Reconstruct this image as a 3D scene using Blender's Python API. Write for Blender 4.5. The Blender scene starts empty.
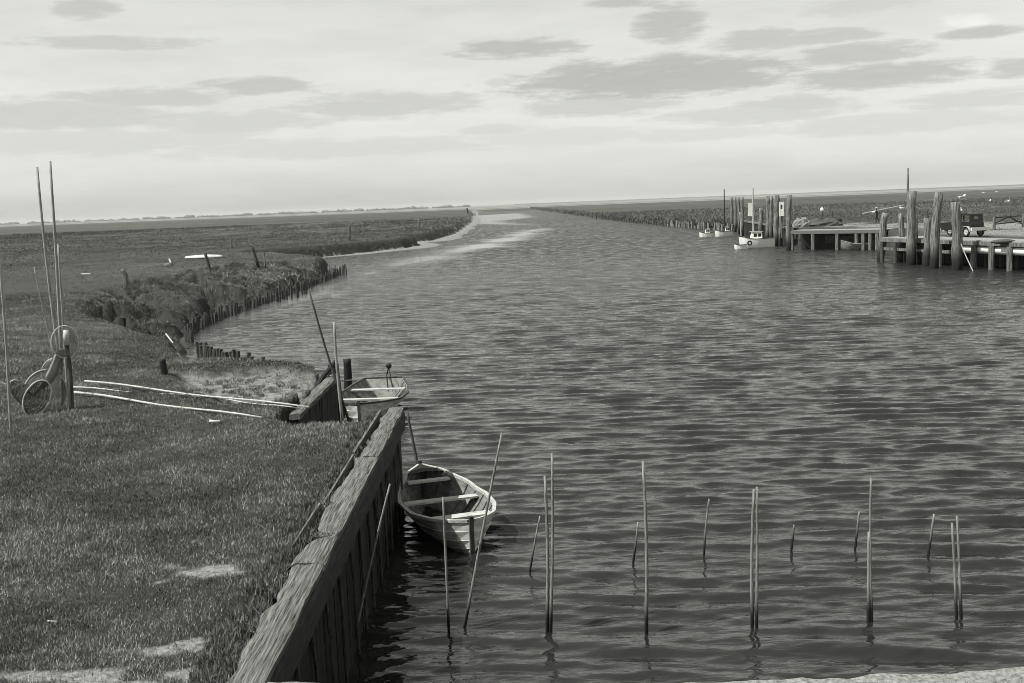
import bpy, math, random
import numpy as np
from mathutils import Vector, Matrix

random.seed(7)
rng = np.random.default_rng(7)
R = math.radians
sc = bpy.context.scene
COL = sc.collection

# ------------------------------------------------------------------ camera
H = 5.7; F = 1100.0; W, HH = 1024, 683
rho = math.atan(40/1024)
pit = math.atan((341.5-204.0)/F*math.cos(rho))
fwd = Vector((0, math.cos(pit), -math.sin(pit)))
r0 = Vector((1, 0, 0)); u0 = Vector((0, math.sin(pit), math.cos(pit)))
right = math.cos(rho)*r0 - math.sin(rho)*u0
up = math.sin(rho)*r0 + math.cos(rho)*u0
def ray(px, py): return fwd*F + right*(px-512) + up*(341.5-py)
def P(px, py, z=0.0):
    d = ray(px, py); t = (z-H)/d.z
    return Vector((d.x*t, d.y*t, z))
def PY(px, py, Y):
    d = ray(px, py); t = Y/d.y
    return Vector((d.x*t, Y, H+d.z*t))
cam_d = bpy.data.cameras.new('camera'); cam = bpy.data.objects.new('camera', cam_d); COL.objects.link(cam)
M = Matrix((right, up, -fwd)).transposed().to_4x4(); M.translation = Vector((0, 0, H))
cam.matrix_world = M
cam_d.sensor_width = 36; cam_d.lens = F/W*36; cam_d.clip_start = 0.1; cam_d.clip_end = 60000
sc.camera = cam

# ------------------------------------------------------------------ noise
def _hash(ix, iy, seed):
    n = (ix.astype(np.int64)*374761393 + iy.astype(np.int64)*668265263 + seed*982451653) & 0x7fffffff
    n = ((n ^ (n >> 13))*1274126177) & 0x7fffffff
    n = (n ^ (n >> 16)) & 0xffff
    return n/65535.0
def vnoise(x, y, seed=0):
    ix = np.floor(x); iy = np.floor(y); fx = x-ix; fy = y-iy
    fx = fx*fx*(3-2*fx); fy = fy*fy*(3-2*fy)
    a = _hash(ix, iy, seed); b = _hash(ix+1, iy, seed); c = _hash(ix, iy+1, seed); d = _hash(ix+1, iy+1, seed)
    return (a*(1-fx)+b*fx)*(1-fy) + (c*(1-fx)+d*fx)*fy
def fbm(x, y, seed=0, o=4):
    s = 0; a = .5; t = 0
    for k in range(o):
        s = s + a*vnoise(x*2**k, y*2**k, seed+k*17); t += a; a *= .5
    return s/t
def sstep(a, b, x):
    t = np.clip((x-a)/(b-a), 0, 1); return t*t*(3-2*t)

# ------------------------------------------------------------------ shorelines
def pts(lst, z=0.0): return [tuple(P(a, b, z)[:2]) for a, b in lst]
LZ = 1.88
WALLX = -2.42
left_poly = [(WALLX, -30), (WALLX, 20.25), (-2.9, 19.95), (-3.9, 19.95), (-4.3, 20.5), (-4.4, 21.8), (-4.4, 25.9)] + \
    pts([(322, 378), (300, 371), (280, 367), (250, 362), (222, 355), (202, 347)], 1.5) + pts([(188, 340), (199, 330), (222, 319), (255, 307), (295, 293), (325, 281),
         (336, 273), (322, 269), (300, 266), (270, 264.5), (252, 263.5), (262, 262), (300, 259), (350, 254.5), (405, 248.5), (424, 245.5), (405, 243), (432, 241),
         (455, 234), (472, 222), (474, 214), (470, 210.5), (450, 209.6), (420, 210)]) + [(-2500, 6000), (-9000, 9000), (-9000, -30)]
right_poly = [(60, -30), (60, 60)] + pts([(1200, 276), (1024, 268), (892, 258), (884, 249), (800, 246), (762, 239), (738, 233), (700, 229.5), (650, 224.5), (601, 219), (560, 213), (528, 208), (515, 206)]) + \
    [(900, 9000), (9000, 9000), (9000, -30)]
def sdist(X, Y, poly):
    p = np.array(poly); q = np.roll(p, -1, axis=0)
    best = np.full(X.shape, 1e18); ins = np.zeros(X.shape, bool)
    for (ax, ay), (bx, by) in zip(p, q):
        dx, dy = bx-ax, by-ay; L = dx*dx+dy*dy
        t = np.clip(((X-ax)*dx+(Y-ay)*dy)/L, 0, 1)
        d = (X-ax-t*dx)**2 + (Y-ay-t*dy)**2
        best = np.minimum(best, d)
        c = ((ay > Y) != (by > Y)); 
        with np.errstate(divide='ignore', invalid='ignore'):
            xi = (bx-ax)*(Y-ay)/(by-ay+1e-12)+ax
        ins ^= c & (X < xi)
    d = np.sqrt(best)
    return np.where(ins, d, -d)
def pix(X, Y, Z):
    """pixel an (x, y, z) point falls on: used only to translate measurements"""
    dx, dy, dz = X, Y, Z-H
    a = dx*fwd.x+dy*fwd.y+dz*fwd.z
    return 512+F*(dx*right.x+dy*right.y+dz*right.z)/a, 341.5-F*(dx*up.x+dy*up.y+dz*up.z)/a
def gauss(X, Y, cx, cy, rx, ry): return np.exp(-(((X-cx)/rx)**2+((Y-cy)/ry)**2))
rough_poly = pts([(85, 318), (110, 300), (180, 280), (235, 268), (322, 263), (342, 273), (322, 284), (255, 309), (205, 328), (196, 342), (150, 335)], 1.2)
mud_poly = pts([(168, 376), (210, 378), (262, 374), (318, 382), (322, 392), (296, 410), (262, 416), (215, 412), (175, 395)], 1.6)
sand_specs = [(P(110, 672, LZ), .9, .16), (P(160, 678, LZ), .8, .22), (P(215, 673, LZ), .55, .25), (P(158, 645, LZ), .4, .09), (P(207, 571, LZ), .35, .12), (P(85, 660, LZ), .35, .12), (P(250, 655, LZ), .3, .3)]
def ground(X, Y):
    """height, bare-sand mask, mud mask"""
    sl = sdist(X, Y, left_poly); sr = sdist(X, Y, right_poly)
    n1 = fbm(X*.35, Y*.35, 3); n2 = fbm(X*2.2, Y*2.2, 9, 3); nb = fbm(X*.08, Y*.08, 21)
    # left marsh
    wl = np.where(Y < 32, .25, 1.0) + 0*X
    wl = np.where((Y > 60), 1.6, wl)
    sl2 = sl + np.where(Y > 33, (n1-.5)*1.2, 0)
    rise = sstep(-.05, 1, sl2/wl)
    hl = -.5 + (2.36 - .5*sstep(26, 36, Y)*sstep(7, 1, sl)*(Y < 60) - .35*sstep(45, 110, Y) + (nb-.5)*.2*sstep(20, 60, Y))*rise + (n1-.5)*.12*rise + (n2-.5)*.05*rise
    rm = sstep(-.8, .8, sdist(X, Y, rough_poly))
    hl = hl + rm*rise*(-.05 - .75*sstep(8, 0, sl) - 1.25*sstep(.13, .05, np.abs(fbm(X*.2+Y*.08, Y*.34, 40, 4)-.5)) - .9*sstep(.06, .01, np.abs(fbm(X*.5, Y*.7, 48, 3)-.47)) + .55*(fbm(X*1.8, Y*1.5, 140, 5)-.5))
    mm = sstep(-.25, .5, sdist(X, Y, mud_poly) + (fbm(X*1.3, Y*1.3, 5)-.5)*1.1)
    hl = hl - mm*.28*(Y < 40)
    # mud beaches beyond the spit
    beach = sstep(95, 130, Y)*sstep(-13, 0, sl*(.5+1.2*fbm(X*.08, Y*.05, 66, 3)))*(sl < 0)*np.exp(-((X+25)/60)**2)*sstep(75, 160, Y)
    h = np.where(sl > -3, hl, -.6)
    h = np.maximum(h, -.5+.62*beach*(1-rise))
    # right bank and quay
    wr = np.where(Y < 135, .3, 4.0)
    q = sstep(150, 118, Y)*sstep(15, 24, X)
    top = 1.05+.85*q
    hr = -.5+(top+.5)*sstep(-.05, 1, sr/wr)+(n1-.5)*.2*(sr > 0)
    h = np.maximum(h, np.where(sr > -4, hr, -.6))
    sand = np.zeros_like(X)
    for c, rx, ry in sand_specs: sand = np.maximum(sand, gauss(X, Y, c.x, c.y, rx*1.5, ry*1.9))
    sand = sstep(.42, .78, sand*.85 + (fbm(X*3.0, Y*5, 77, 5)-.5)*2.0)*(sand > .06)*(Y < 20)
    mud = np.maximum(mm*(Y < 40), beach*(1-rise))
    ground.peat = np.clip(np.maximum((sl > -.6)*(Y > 33)*sstep(.97, .8, rise)*(1-beach*(sl < 0)), (sr > -.5)*sstep(wr*1.05, wr*.8, sr)) + rm*sstep(.9, .5, (hl-(-.5))/2.2)*.8, 0, 1)
    track = sstep(2, 5, sr)*sstep(13, 8, np.abs(sr-6))*(Y < 160)*(X > 15)*.75
    sand = np.maximum(sand, track*sstep(.35, .6, n1+.15))
    return h, sand, mud, sl, sr, rise, rm

# ------------------------------------------------------------------ materials
TINT = (1.0, 1.012, .955)
def g(v): return (v*TINT[0], v*TINT[1], v*TINT[2], 1)
def new_mat(name):
    m = bpy.data.materials.new(name); m.use_nodes = True
    nt = m.node_tree; b = nt.nodes['Principled BSDF']; return m, nt, b
def N(nt, t, **k):
    n = nt.nodes.new(t)
    for a, v in k.items(): setattr(n, a, v)
    return n
def simple(name, dark, light, scale=4.0, stretch=(1, 1, 1), rough=.85, bump=.3, detail=6, dist=.02, lo=.3, hi=.7, spec=.3, wet=None):
    m, nt, b = new_mat(name)
    tc = N(nt, 'ShaderNodeTexCoord'); mp = N(nt, 'ShaderNodeMapping'); mp.inputs['Scale'].default_value = stretch
    nt.links.new(tc.outputs['Object'], mp.inputs[0])
    no = N(nt, 'ShaderNodeTexNoise'); no.inputs['Scale'].default_value = scale; no.inputs['Detail'].default_value = detail; no.inputs['Roughness'].default_value = .65
    nt.links.new(mp.outputs[0], no.inputs['Vector'])
    cr = N(nt, 'ShaderNodeValToRGB'); cr.color_ramp.elements[0].color = g(dark); cr.color_ramp.elements[1].color = g(light)
    cr.color_ramp.elements[0].position = lo; cr.color_ramp.elements[1].position = hi
    nt.links.new(no.outputs[0], cr.inputs[0]); nt.links.new(cr.outputs[0], b.inputs['Base Color'])
    if wet:   # weed and tide stain on the foot of the timber
        sp = N(nt, 'ShaderNodeSeparateXYZ'); nt.links.new(tc.outputs['Object'], sp.inputs[0])
        ad = N(nt, 'ShaderNodeMath', operation='MULTIPLY_ADD'); nt.links.new(no.outputs[0], ad.inputs[0]); ad.inputs[1].default_value = -wet[1]; nt.links.new(sp.outputs[2], ad.inputs[2])
        mr = N(nt, 'ShaderNodeMapRange'); nt.links.new(ad.outputs[0], mr.inputs[0]); mr.inputs[1].default_value = wet[0]-wet[1]*.5-wet[1]*.4; mr.inputs[2].default_value = wet[0]-wet[1]*.5+wet[1]*.4; mr.inputs[3].default_value = 1; mr.inputs[4].default_value = 0
        mx = N(nt, 'ShaderNodeMix', data_type='RGBA'); nt.links.new(mr.outputs[0], mx.inputs[0]); nt.links.new(cr.outputs[0], mx.inputs[6]); mx.inputs[7].default_value = g(wet[2]); nt.links.new(mx.outputs[2], b.inputs['Base Color'])
    bp = N(nt, 'ShaderNodeBump'); bp.inputs['Strength'].default_value = bump; bp.inputs['Distance'].default_value = dist
    nt.links.new(no.outputs[0], bp.inputs['Height']); nt.links.new(bp.outputs[0], b.inputs['Normal'])
    b.inputs['Roughness'].default_value = rough; b.inputs['Specular IOR Level'].default_value = spec
    return m
MAT = {}
MAT['cap'] = simple('weathered_cap_timber', .008, .21, 26, (2.6, .07, 2.6), bump=1.0, dist=.03, lo=.36, hi=.64, detail=14)
MAT['tar'] = simple('tarred_timber', .003, .013, 7, (3, 3, .35), bump=.8, dist=.03, rough=.7)
MAT['rib'] = simple('sheet_pile_rib', .01, .075, 7, (3, 3, .9), bump=.5, rough=.8)
MAT['pile'] = simple('weathered_pile_timber', .02, .23, 5, (3, 3, .22), bump=.9, dist=.05, lo=.36, hi=.68)
MAT['pile_wet'] = simple('tide_stained_pile_timber', .02, .25, 5, (3, 3, .22), bump=.9, dist=.05, lo=.36, hi=.68, wet=(1.15, 1.2, .014))
MAT['stake_wet'] = simple('tide_stained_stake_wood', .05, .28, 8, (6, 6, .7), bump=.5, dist=.01, wet=(.33, .35, .012))
MAT['stake'] = simple('dry_stake_wood', .10, .34, 8, (5, 5, .6), bump=.4, dist=.01)
MAT['stake_dark'] = simple('wet_stake_wood', .02, .09, 8, (5, 5, .6), bump=.4, dist=.01)
MAT['pole_light'] = simple('bleached_pole_wood', .22, .46, 6, (2, 2, .6), bump=.2, dist=.01)
MAT['groyne'] = simple('groyne_wood', .018, .075, 6, (2, 2, .6), bump=.6)
MAT['groyne_pale'] = simple('dry_groyne_wood', .09, .25, 6, (2, 2, .6), bump=.6)
MAT['paint_white'] = simple('worn_white_paint', .5, .75, 5, (1, 1, 3), rough=.5, bump=.15, lo=.25, hi=.5)
MAT['hull_pale'] = simple('worn_pale_hull_paint', .24, .52, 6, (1, .35, 2), rough=.6, bump=.3, lo=.3, hi=.62)
MAT['hull_grey'] = simple('worn_grey_hull_paint', .2, .42, 6, (1, .35, 2), rough=.6, bump=.3, lo=.3, hi=.6)
MAT['skiff'] = simple('dull_skiff_paint', .12, .26, 5, (1, .4, 2), rough=.7)
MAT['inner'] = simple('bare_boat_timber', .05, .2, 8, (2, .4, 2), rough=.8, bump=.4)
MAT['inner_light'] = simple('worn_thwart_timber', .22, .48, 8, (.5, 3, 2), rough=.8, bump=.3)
MAT['bilge'] = simple('black_floor_boards', .005, .018, 8, (3, .5, 1), rough=.4, bump=.4)  # near-black boards, much darker than the other boat timber
MAT['dark_paint'] = simple('dark_paint', .005, .012, 6, rough=.35, bump=.1, spec=.5)
MAT['concrete'] = simple('sandy_concrete', .06, .25, 22, rough=.95, bump=.9, dist=.03, lo=.3, hi=.6)
MAT['deck'] = simple('gritty_deck_planks', .10, .3, 6, (3, .6, 1), rough=.95, bump=.6)
MAT['soil'] = simple('quay_face_earth', .03, .11, 3, rough=.95, bump=.8)
MAT['netting'] = simple('tarred_netting', .08, .3, 60, rough=.9, bump=.2)
MAT['netting_dark'] = simple('dark_netting', .03, .09, 12, rough=.9, bump=.2)
MAT['hoop'] = simple('cane_hoop', .25, .5, 12, rough=.7, bump=.2)
MAT['rope'] = simple('hemp_rope', .2, .4, 30, rough=.9, bump=.2)
MAT['cloth_dark'] = simple('dark_cloth', .012, .03, 12, rough=.9, bump=.2)
MAT['cloth_light'] = simple('pale_cloth', .5, .7, 12, rough=.9, bump=.2)
MAT['skin'] = simple('skin', .25, .32, 12, rough=.6, bump=.05)
MAT['feather'] = simple('gull_feathers', .6, .8, 12, rough=.8, bump=.1)
MAT['feather_grey'] = simple('gull_wing_feathers', .2, .32, 12, rough=.8, bump=.1)
MAT['tyre'] = simple('tyre_rubber', .012, .03, 12, rough=.8, bump=.1)
MAT['chrome'] = simple('dull_bright_metal', .6, .75, 8, rough=.3, bump=.02, spec=.8)
MAT['glass'], _nt, _b = new_mat('window_glass'); _b.inputs['Base Color'].default_value = g(.9); _b.inputs['Transmission Weight'].default_value = 1; _b.inputs['Roughness'].default_value = .02; _b.inputs['IOR'].default_value = 1.1
MAT['far_tree'] = simple('far_foliage', .06, .11, .05, rough=1, bump=0)

# ground
m, nt, b = new_mat('marsh_ground'); MAT['ground'] = m
tc = N(nt, 'ShaderNodeTexCoord')
def noise(scale, detail=5, vec=None, rough=.6, stretch=None):
    n = N(nt, 'ShaderNodeTexNoise'); n.inputs['Scale'].default_value = scale; n.inputs['Detail'].default_value = detail; n.inputs['Roughness'].default_value = rough
    src = tc.outputs['Object']
    if stretch:
        mp = N(nt, 'ShaderNodeMapping'); mp.inputs['Scale'].default_value = stretch; nt.links.new(src, mp.inputs[0]); src = mp.outputs[0]
    nt.links.new(src, n.inputs['Vector']); return n
def ramp(inp, stops):
    c = N(nt, 'ShaderNodeValToRGB'); e = c.color_ramp.elements
    while len(e) < len(stops): e.new(.5)
    for k, (p, v) in enumerate(stops): e[k].position = p; e[k].color = g(v)
    nt.links.new(inp, c.inputs[0]); return c
def mixc(fac, a, bb, mode='MIX'):
    n = N(nt, 'ShaderNodeMix', data_type='RGBA', blend_type=mode)
    if hasattr(fac, 'is_linked'): nt.links.new(fac, n.inputs[0])
    else: n.inputs[0].default_value = fac
    for s, i in ((a, 6), (bb, 7)):
        if hasattr(s, 'is_linked'): nt.links.new(s, n.inputs[i])
        else: n.inputs[i].default_value = s
    return n.outputs[2]
fineN = noise(26, 6, rough=.75); midN = noise(1.6, 7, rough=.7); bigN = noise(.02, 8, rough=.65, stretch=(.35, 1, 1))
gr = ramp(fineN.outputs[0], [(.3, .02), (.5, .06), (.72, .17)])
md = ramp(midN.outputs[0], [(.3, .022), (.55, .06), (.75, .12)])
col = mixc(.55, gr.outputs[0], md.outputs[0])
bg = ramp(bigN.outputs[0], [(.35, .55), (.5, .9), (.65, 1.3)])
col = mixc(1.0, col, bg.outputs[0], 'MULTIPLY')
at = N(nt, 'ShaderNodeAttribute', attribute_name='sand'); am = N(nt, 'ShaderNodeAttribute', attribute_name='mud'); af = N(nt, 'ShaderNodeAttribute', attribute_name='flat')
sandN = ramp(noise(14, 8, rough=.75).outputs[0], [(.34, .08), (.62, .34)])
mudN = ramp(noise(3, 8, rough=.7).outputs[0], [(.36, .07), (.62, .28)])
flatN = ramp(noise(.0035, 6, stretch=(.12, 1, 1)).outputs[0], [(.36, .05), (.48, .14), (.62, .2)])
ap = N(nt, 'ShaderNodeAttribute', attribute_name='peat'); peatN = ramp(noise(2.4, 8, rough=.75).outputs[0], [(.35, .004), (.62, .05)]); col = mixc(ap.outputs['Fac'], col, peatN.outputs[0])
col = mixc(at.outputs['Fac'], col, sandN.outputs[0]); col = mixc(am.outputs['Fac'], col, mudN.outputs[0]); col = mixc(af.outputs['Fac'], col, flatN.outputs[0])
nt.links.new(col, b.inputs['Base Color']); b.inputs['Roughness'].default_value = .95; b.inputs['Specular IOR Level'].default_value = .15
bp = N(nt, 'ShaderNodeBump'); bp.inputs['Strength'].default_value = .8; bp.inputs['Distance'].default_value = .05
bp2 = N(nt, 'ShaderNodeBump'); bp2.inputs['Strength'].default_value = .7; bp2.inputs['Distance'].default_value = .3
nt.links.new(midN.outputs[0], bp2.inputs['Height']); nt.links.new(fineN.outputs[0], bp.inputs['Height'])
nt.links.new(bp2.outputs[0], bp.inputs['Normal']); nt.links.new(bp.outputs[0], b.inputs['Normal'])

# blades
def leafmat(name, a, c):
    m, nt, b = new_mat(name)
    at = N(nt, 'ShaderNodeAttribute', attribute_name='tone'); cr = N(nt, 'ShaderNodeValToRGB')
    cr.color_ramp.elements[0].color = g(a); cr.color_ramp.elements[1].color = g(c)
    nt.links.new(at.outputs['Fac'], cr.inputs[0]); nt.links.new(cr.outputs[0], b.inputs['Base Color'])
    b.inputs['Roughness'].default_value = .7; b.inputs['Specular IOR Level'].default_value = .2
    return m
MAT['grass'] = leafmat('turf_blades', .016, .34)
MAT['scrub'] = leafmat('scrub_leaves', .02, .2)

# water
m, nt, b = new_mat('channel_water'); MAT['water'] = m
tc = N(nt, 'ShaderNodeTexCoord')
ac = N(nt, 'ShaderNodeAttribute', attribute_name='calm')
b.inputs['Base Color'].default_value = g(.014); b.inputs['Roughness'].default_value = .03; b.inputs['IOR'].default_value = 1.42; b.inputs['Specular IOR Level'].default_value = .6
n1 = noise(1.1, 5, rough=.62, stretch=(.45, 1.6, 1)); n2 = noise(4.5, 3, rough=.5, stretch=(.4, 1.3, 1)); n3 = noise(.22, 2, rough=.5, stretch=(.5, 1.4, 1))
sub = N(nt, 'ShaderNodeMath', operation='SUBTRACT'); sub.inputs[0].default_value = 1; nt.links.new(ac.outputs['Fac'], sub.inputs[1])
prev = None
fr = N(nt, 'ShaderNodeAttribute', attribute_name='far'); frm = N(nt, 'ShaderNodeMath', operation='MULTIPLY_ADD'); nt.links.new(fr.outputs['Fac'], frm.inputs[0]); frm.inputs[1].default_value = .9; frm.inputs[2].default_value = .1
for n_, st, ds in ((n3, .25, .3), (n1, 1.0, .62), (n2, .8, .028)):
    bp = N(nt, 'ShaderNodeBump'); bp.inputs['Distance'].default_value = ds
    mu = N(nt, 'ShaderNodeMath', operation='MULTIPLY'); mu.inputs[1].default_value = st
    if n_ is n1: nt.links.new(frm.outputs[0], mu.inputs[1])
    nt.links.new(sub.outputs[0], mu.inputs[0]); nt.links.new(mu.outputs[0], bp.inputs['Strength'])
    nt.links.new(n_.outputs[0], bp.inputs['Height'])
    if prev: nt.links.new(prev.outputs[0], bp.inputs['Normal'])
    prev = bp
nt.links.new(prev.outputs[0], b.inputs['Normal'])
f2_ = N(nt, 'ShaderNodeAttribute', attribute_name='farther'); rg = N(nt, 'ShaderNodeMath', operation='MULTIPLY_ADD'); rgm = N(nt, 'ShaderNodeMath', operation='MULTIPLY')
fl = noise(.9, 5, rough=.7, stretch=(.8, .55, 1)); flr = N(nt, 'ShaderNodeMapRange'); nt.links.new(fl.outputs[0], flr.inputs[0]); flr.inputs[1].default_value = .38; flr.inputs[2].default_value = .62; flr.inputs[3].default_value = .02; flr.inputs[4].default_value = 1.5
flm = N(nt, 'ShaderNodeMath', operation='MULTIPLY'); nt.links.new(f2_.outputs['Fac'], flm.inputs[0]); nt.links.new(flr.outputs[0], flm.inputs[1])
nt.links.new(flm.outputs[0], rgm.inputs[0]); nt.links.new(sub.outputs[0], rgm.inputs[1]); nt.links.new(rgm.outputs[0], rg.inputs[0]); rg.inputs[1].default_value = .42; rg.inputs[2].default_value = .03; nt.links.new(rg.outputs[0], b.inputs['Roughness'])

# ------------------------------------------------------------------ object helpers
def tag(o, label=None, cat=None, group=None, kind=None):
    if label: o['label'] = label
    if cat: o['category'] = cat
    if group: o['group'] = group
    if kind: o['kind'] = kind
    return o
def mesh_obj(name, V, Fc, mat, parent=None, smooth=False):
    me = bpy.data.meshes.new(name); me.from_pydata([tuple(v) for v in V], [], Fc); me.update()
    if smooth: me.polygons.foreach_set('use_smooth', [True]*len(me.polygons))
    me.materials.append(mat if not isinstance(mat, str) else MAT[mat])
    o = bpy.data.objects.new(name, me); COL.objects.link(o)
    if parent: o.parent = parent
    return o
def thing(name, label, cat, loc=(0, 0, 0), rz=0, group=None):
    o = bpy.data.objects.new(name, None); COL.objects.link(o); o.empty_display_size = .2
    o.location = loc; o.rotation_euler = (0, 0, rz); return tag(o, label, cat, group)
def grid_obj(name, X, Y, Z, keep, mat, attrs=None, smooth=True):
    nr, nc = X.shape
    idx = np.arange(nr*nc).reshape(nr, nc)
    q = np.stack([idx[:-1, :-1], idx[:-1, 1:], idx[1:, 1:], idx[1:, :-1]], -1)
    kc = keep[:-1, :-1] | keep[:-1, 1:] | keep[1:, 1:] | keep[1:, :-1]
    q = q[kc]
    used = np.zeros(nr*nc, bool); used[q.ravel()] = True
    remap = np.cumsum(used)-1
    q = remap[q]
    co = np.stack([X, Y, Z], -1).reshape(-1, 3)[used]
    me = bpy.data.meshes.new(name)
    me.vertices.add(len(co)); me.vertices.foreach_set('co', co.astype(np.float32).ravel())
    me.loops.add(q.size); me.loops.foreach_set('vertex_index', q.astype(np.int32).ravel())
    me.polygons.add(len(q)); me.polygons.foreach_set('loop_start', np.arange(0, q.size, 4, dtype=np.int32))
    try: me.polygons.foreach_set('loop_total', np.full(len(q), 4, dtype=np.int32))
    except Exception: pass
    me.polygons.foreach_set('use_smooth', np.full(len(q), smooth))
    me.update(calc_edges=True)
    for k, v in (attrs or {}).items():
        a = me.attributes.new(k, 'FLOAT', 'POINT'); a.data.foreach_set('value', v.reshape(-1)[used].astype(np.float32))
    me.materials.append(MAT[mat])
    o = bpy.data.objects.new(name, me); COL.objects.link(o); return o
def tri_obj(name, co, tone, mat):
    """co (n,3,3) triangles, tone per triangle"""
    me = bpy.data.meshes.new(name); n = len(co)
    me.vertices.add(n*3); me.vertices.foreach_set('co', co.astype(np.float32).ravel())
    me.loops.add(n*3); me.loops.foreach_set('vertex_index', np.arange(n*3, dtype=np.int32))
    me.polygons.add(n); me.polygons.foreach_set('loop_start', np.arange(0, n*3, 3, dtype=np.int32))
    me.update(calc_edges=True)
    a = me.attributes.new('tone', 'FLOAT', 'POINT'); a.data.foreach_set('value', np.repeat(tone, 3).astype(np.float32))
    me.materials.append(MAT[mat])
    o = bpy.data.objects.new(name, me); COL.objects.link(o); return o
class MB:
    def __init__(s): s.V = []; s.F = []
    def add(s, V, Fc):
        k = len(s.V); s.V += [Vector(v) for v in V]; s.F += [tuple(i+k for i in f) for f in Fc]; return s
    def box(s, c, sz, rz=0, ry=0, rx=0, jit=0):
        m = Matrix.Rotation(rz, 3, 'Z') @ Matrix.Rotation(ry, 3, 'Y') @ Matrix.Rotation(rx, 3, 'X'); c = Vector(c)
        V = []
        for x in (-.5, .5):
            for y in (-.5, .5):
                for z in (-.5, .5):
                    V.append(c + m @ Vector((x*sz[0]+random.uniform(-jit, jit), y*sz[1]+random.uniform(-jit, jit), z*sz[2]+random.uniform(-jit, jit))))
        return s.add(V, [(0, 1, 3, 2), (4, 6, 7, 5), (0, 4, 5, 1), (2, 3, 7, 6), (0, 2, 6, 4), (1, 5, 7, 3)])
    def bar(s, a, b, w, h, jit=0):
        a = Vector(a); b = Vector(b); d = (b-a); L = d.length; d.normalize()
        x = d.cross(Vector((0, 0, 1))); x = x.normalized() if x.length > 1e-4 else Vector((1, 0, 0)); z = x.cross(d)
        V = []
        for t in (0, 1):
            for i, j in ((-1, -1), (1, -1), (1, 1), (-1, 1)):
                V.append(a+d*L*t+x*(i*w/2+random.uniform(-jit, jit))+z*(j*h/2+random.uniform(-jit, jit)))
        return s.add(V, [(3, 2, 1, 0), (4, 5, 6, 7), (0, 1, 5, 4), (1, 2, 6, 5), (2, 3, 7, 6), (3, 0, 4, 7)])
    def tube(s, path, r, n=8, jit=0, cap=True):
        path = [Vector(p) for p in path]; k0 = len(s.V)
        if not hasattr(r, '__len__'): r = [r]*len(path)
        x = None
        for i, p in enumerate(path):
            d = (path[min(i+1, len(path)-1)]-path[max(i-1, 0)]).normalized()
            if x is None:
                x = d.cross(Vector((0, 1, .013)));
                if x.length < .1: x = d.cross(Vector((1, 0, 0)))
            x = (x-d*x.dot(d)).normalized(); y = d.cross(x)
            for j in range(n):
                a = 2*math.pi*j/n; q = r[i]*(1+random.uniform(-jit, jit))
                s.V.append(p+x*math.cos(a)*q+y*math.sin(a)*q)
        for i in range(len(path)-1):
            for j in range(n):
                a = k0+i*n+j; b_ = k0+i*n+(j+1) % n
                s.F.append((a, b_, b_+n, a+n))
        if cap:
            s.F.append(tuple(k0+j for j in reversed(range(n)))); s.F.append(tuple(k0+(len(path)-1)*n+j for j in range(n)))
        return s
    def ball(s, c, r, n=10, mz=6):
        c = Vector(c); k0 = len(s.V)
        if not hasattr(r, '__len__'): r = (r, r, r)
        for i in range(1, mz):
            ph = math.pi*i/mz
            for j in range(n):
                a = 2*math.pi*j/n
                s.V.append(c+Vector((math.cos(a)*math.sin(ph)*r[0], math.sin(a)*math.sin(ph)*r[1], math.cos(ph)*r[2])))
        t = len(s.V); s.V.append(c+Vector((0, 0, r[2]))); s.V.append(c-Vector((0, 0, r[2])))
        for i in range(mz-2):
            for j in range(n):
                a = k0+i*n+j; b_ = k0+i*n+(j+1) % n; s.F.append((a, a+n, b_+n, b_))
        for j in range(n):
            s.F.append((t, k0+j, k0+(j+1) % n)); s.F.append((t+1, k0+(mz-2)*n+(j+1) % n, k0+(mz-2)*n+j))
        return s
    def build(s, name, mat, parent=None, smooth=False): return mesh_obj(name, s.V, s.F, mat, parent, smooth)

# ------------------------------------------------------------------ ground + water sheets
def rows(y0, y1, r0_, far=250, r1=.02):
    out = [y0]
    while out[-1] < y1: out.append(out[-1]*(1+(r0_ if out[-1] < far else r1)))
    return np.array(out)
yy = np.concatenate([np.linspace(-30, 7.5, 12), rows(8, 22000, .0055, 260, .016)])
uu = np.linspace(-1.05, 1.05, 620)
Yg = yy[:, None]+0*uu[None, :]; Xg = uu[None, :]*np.maximum(Yg, 6)*.85 + uu[None, :]*4
hg, sand, mud, sl, sr, rise, rm = ground(Xg, Yg); peat = ground.peat
edge = 1250+350*(fbm(Xg*.002, Yg*.002, 60, 3)-.5)-.25*np.clip(Xg, -900, 1300)
flat = sstep(0, 60, Yg-edge)
hg = np.where(Yg > 900, np.maximum(hg, .25), hg)
ground_o = grid_obj('ground', Xg, Yg, hg, hg > -.7, 'ground', dict(sand=sand, mud=mud, flat=flat, peat=peat))
tag(ground_o, 'flat grassy salt marsh with a grassed quay and far mudflats', kind='structure')

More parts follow.
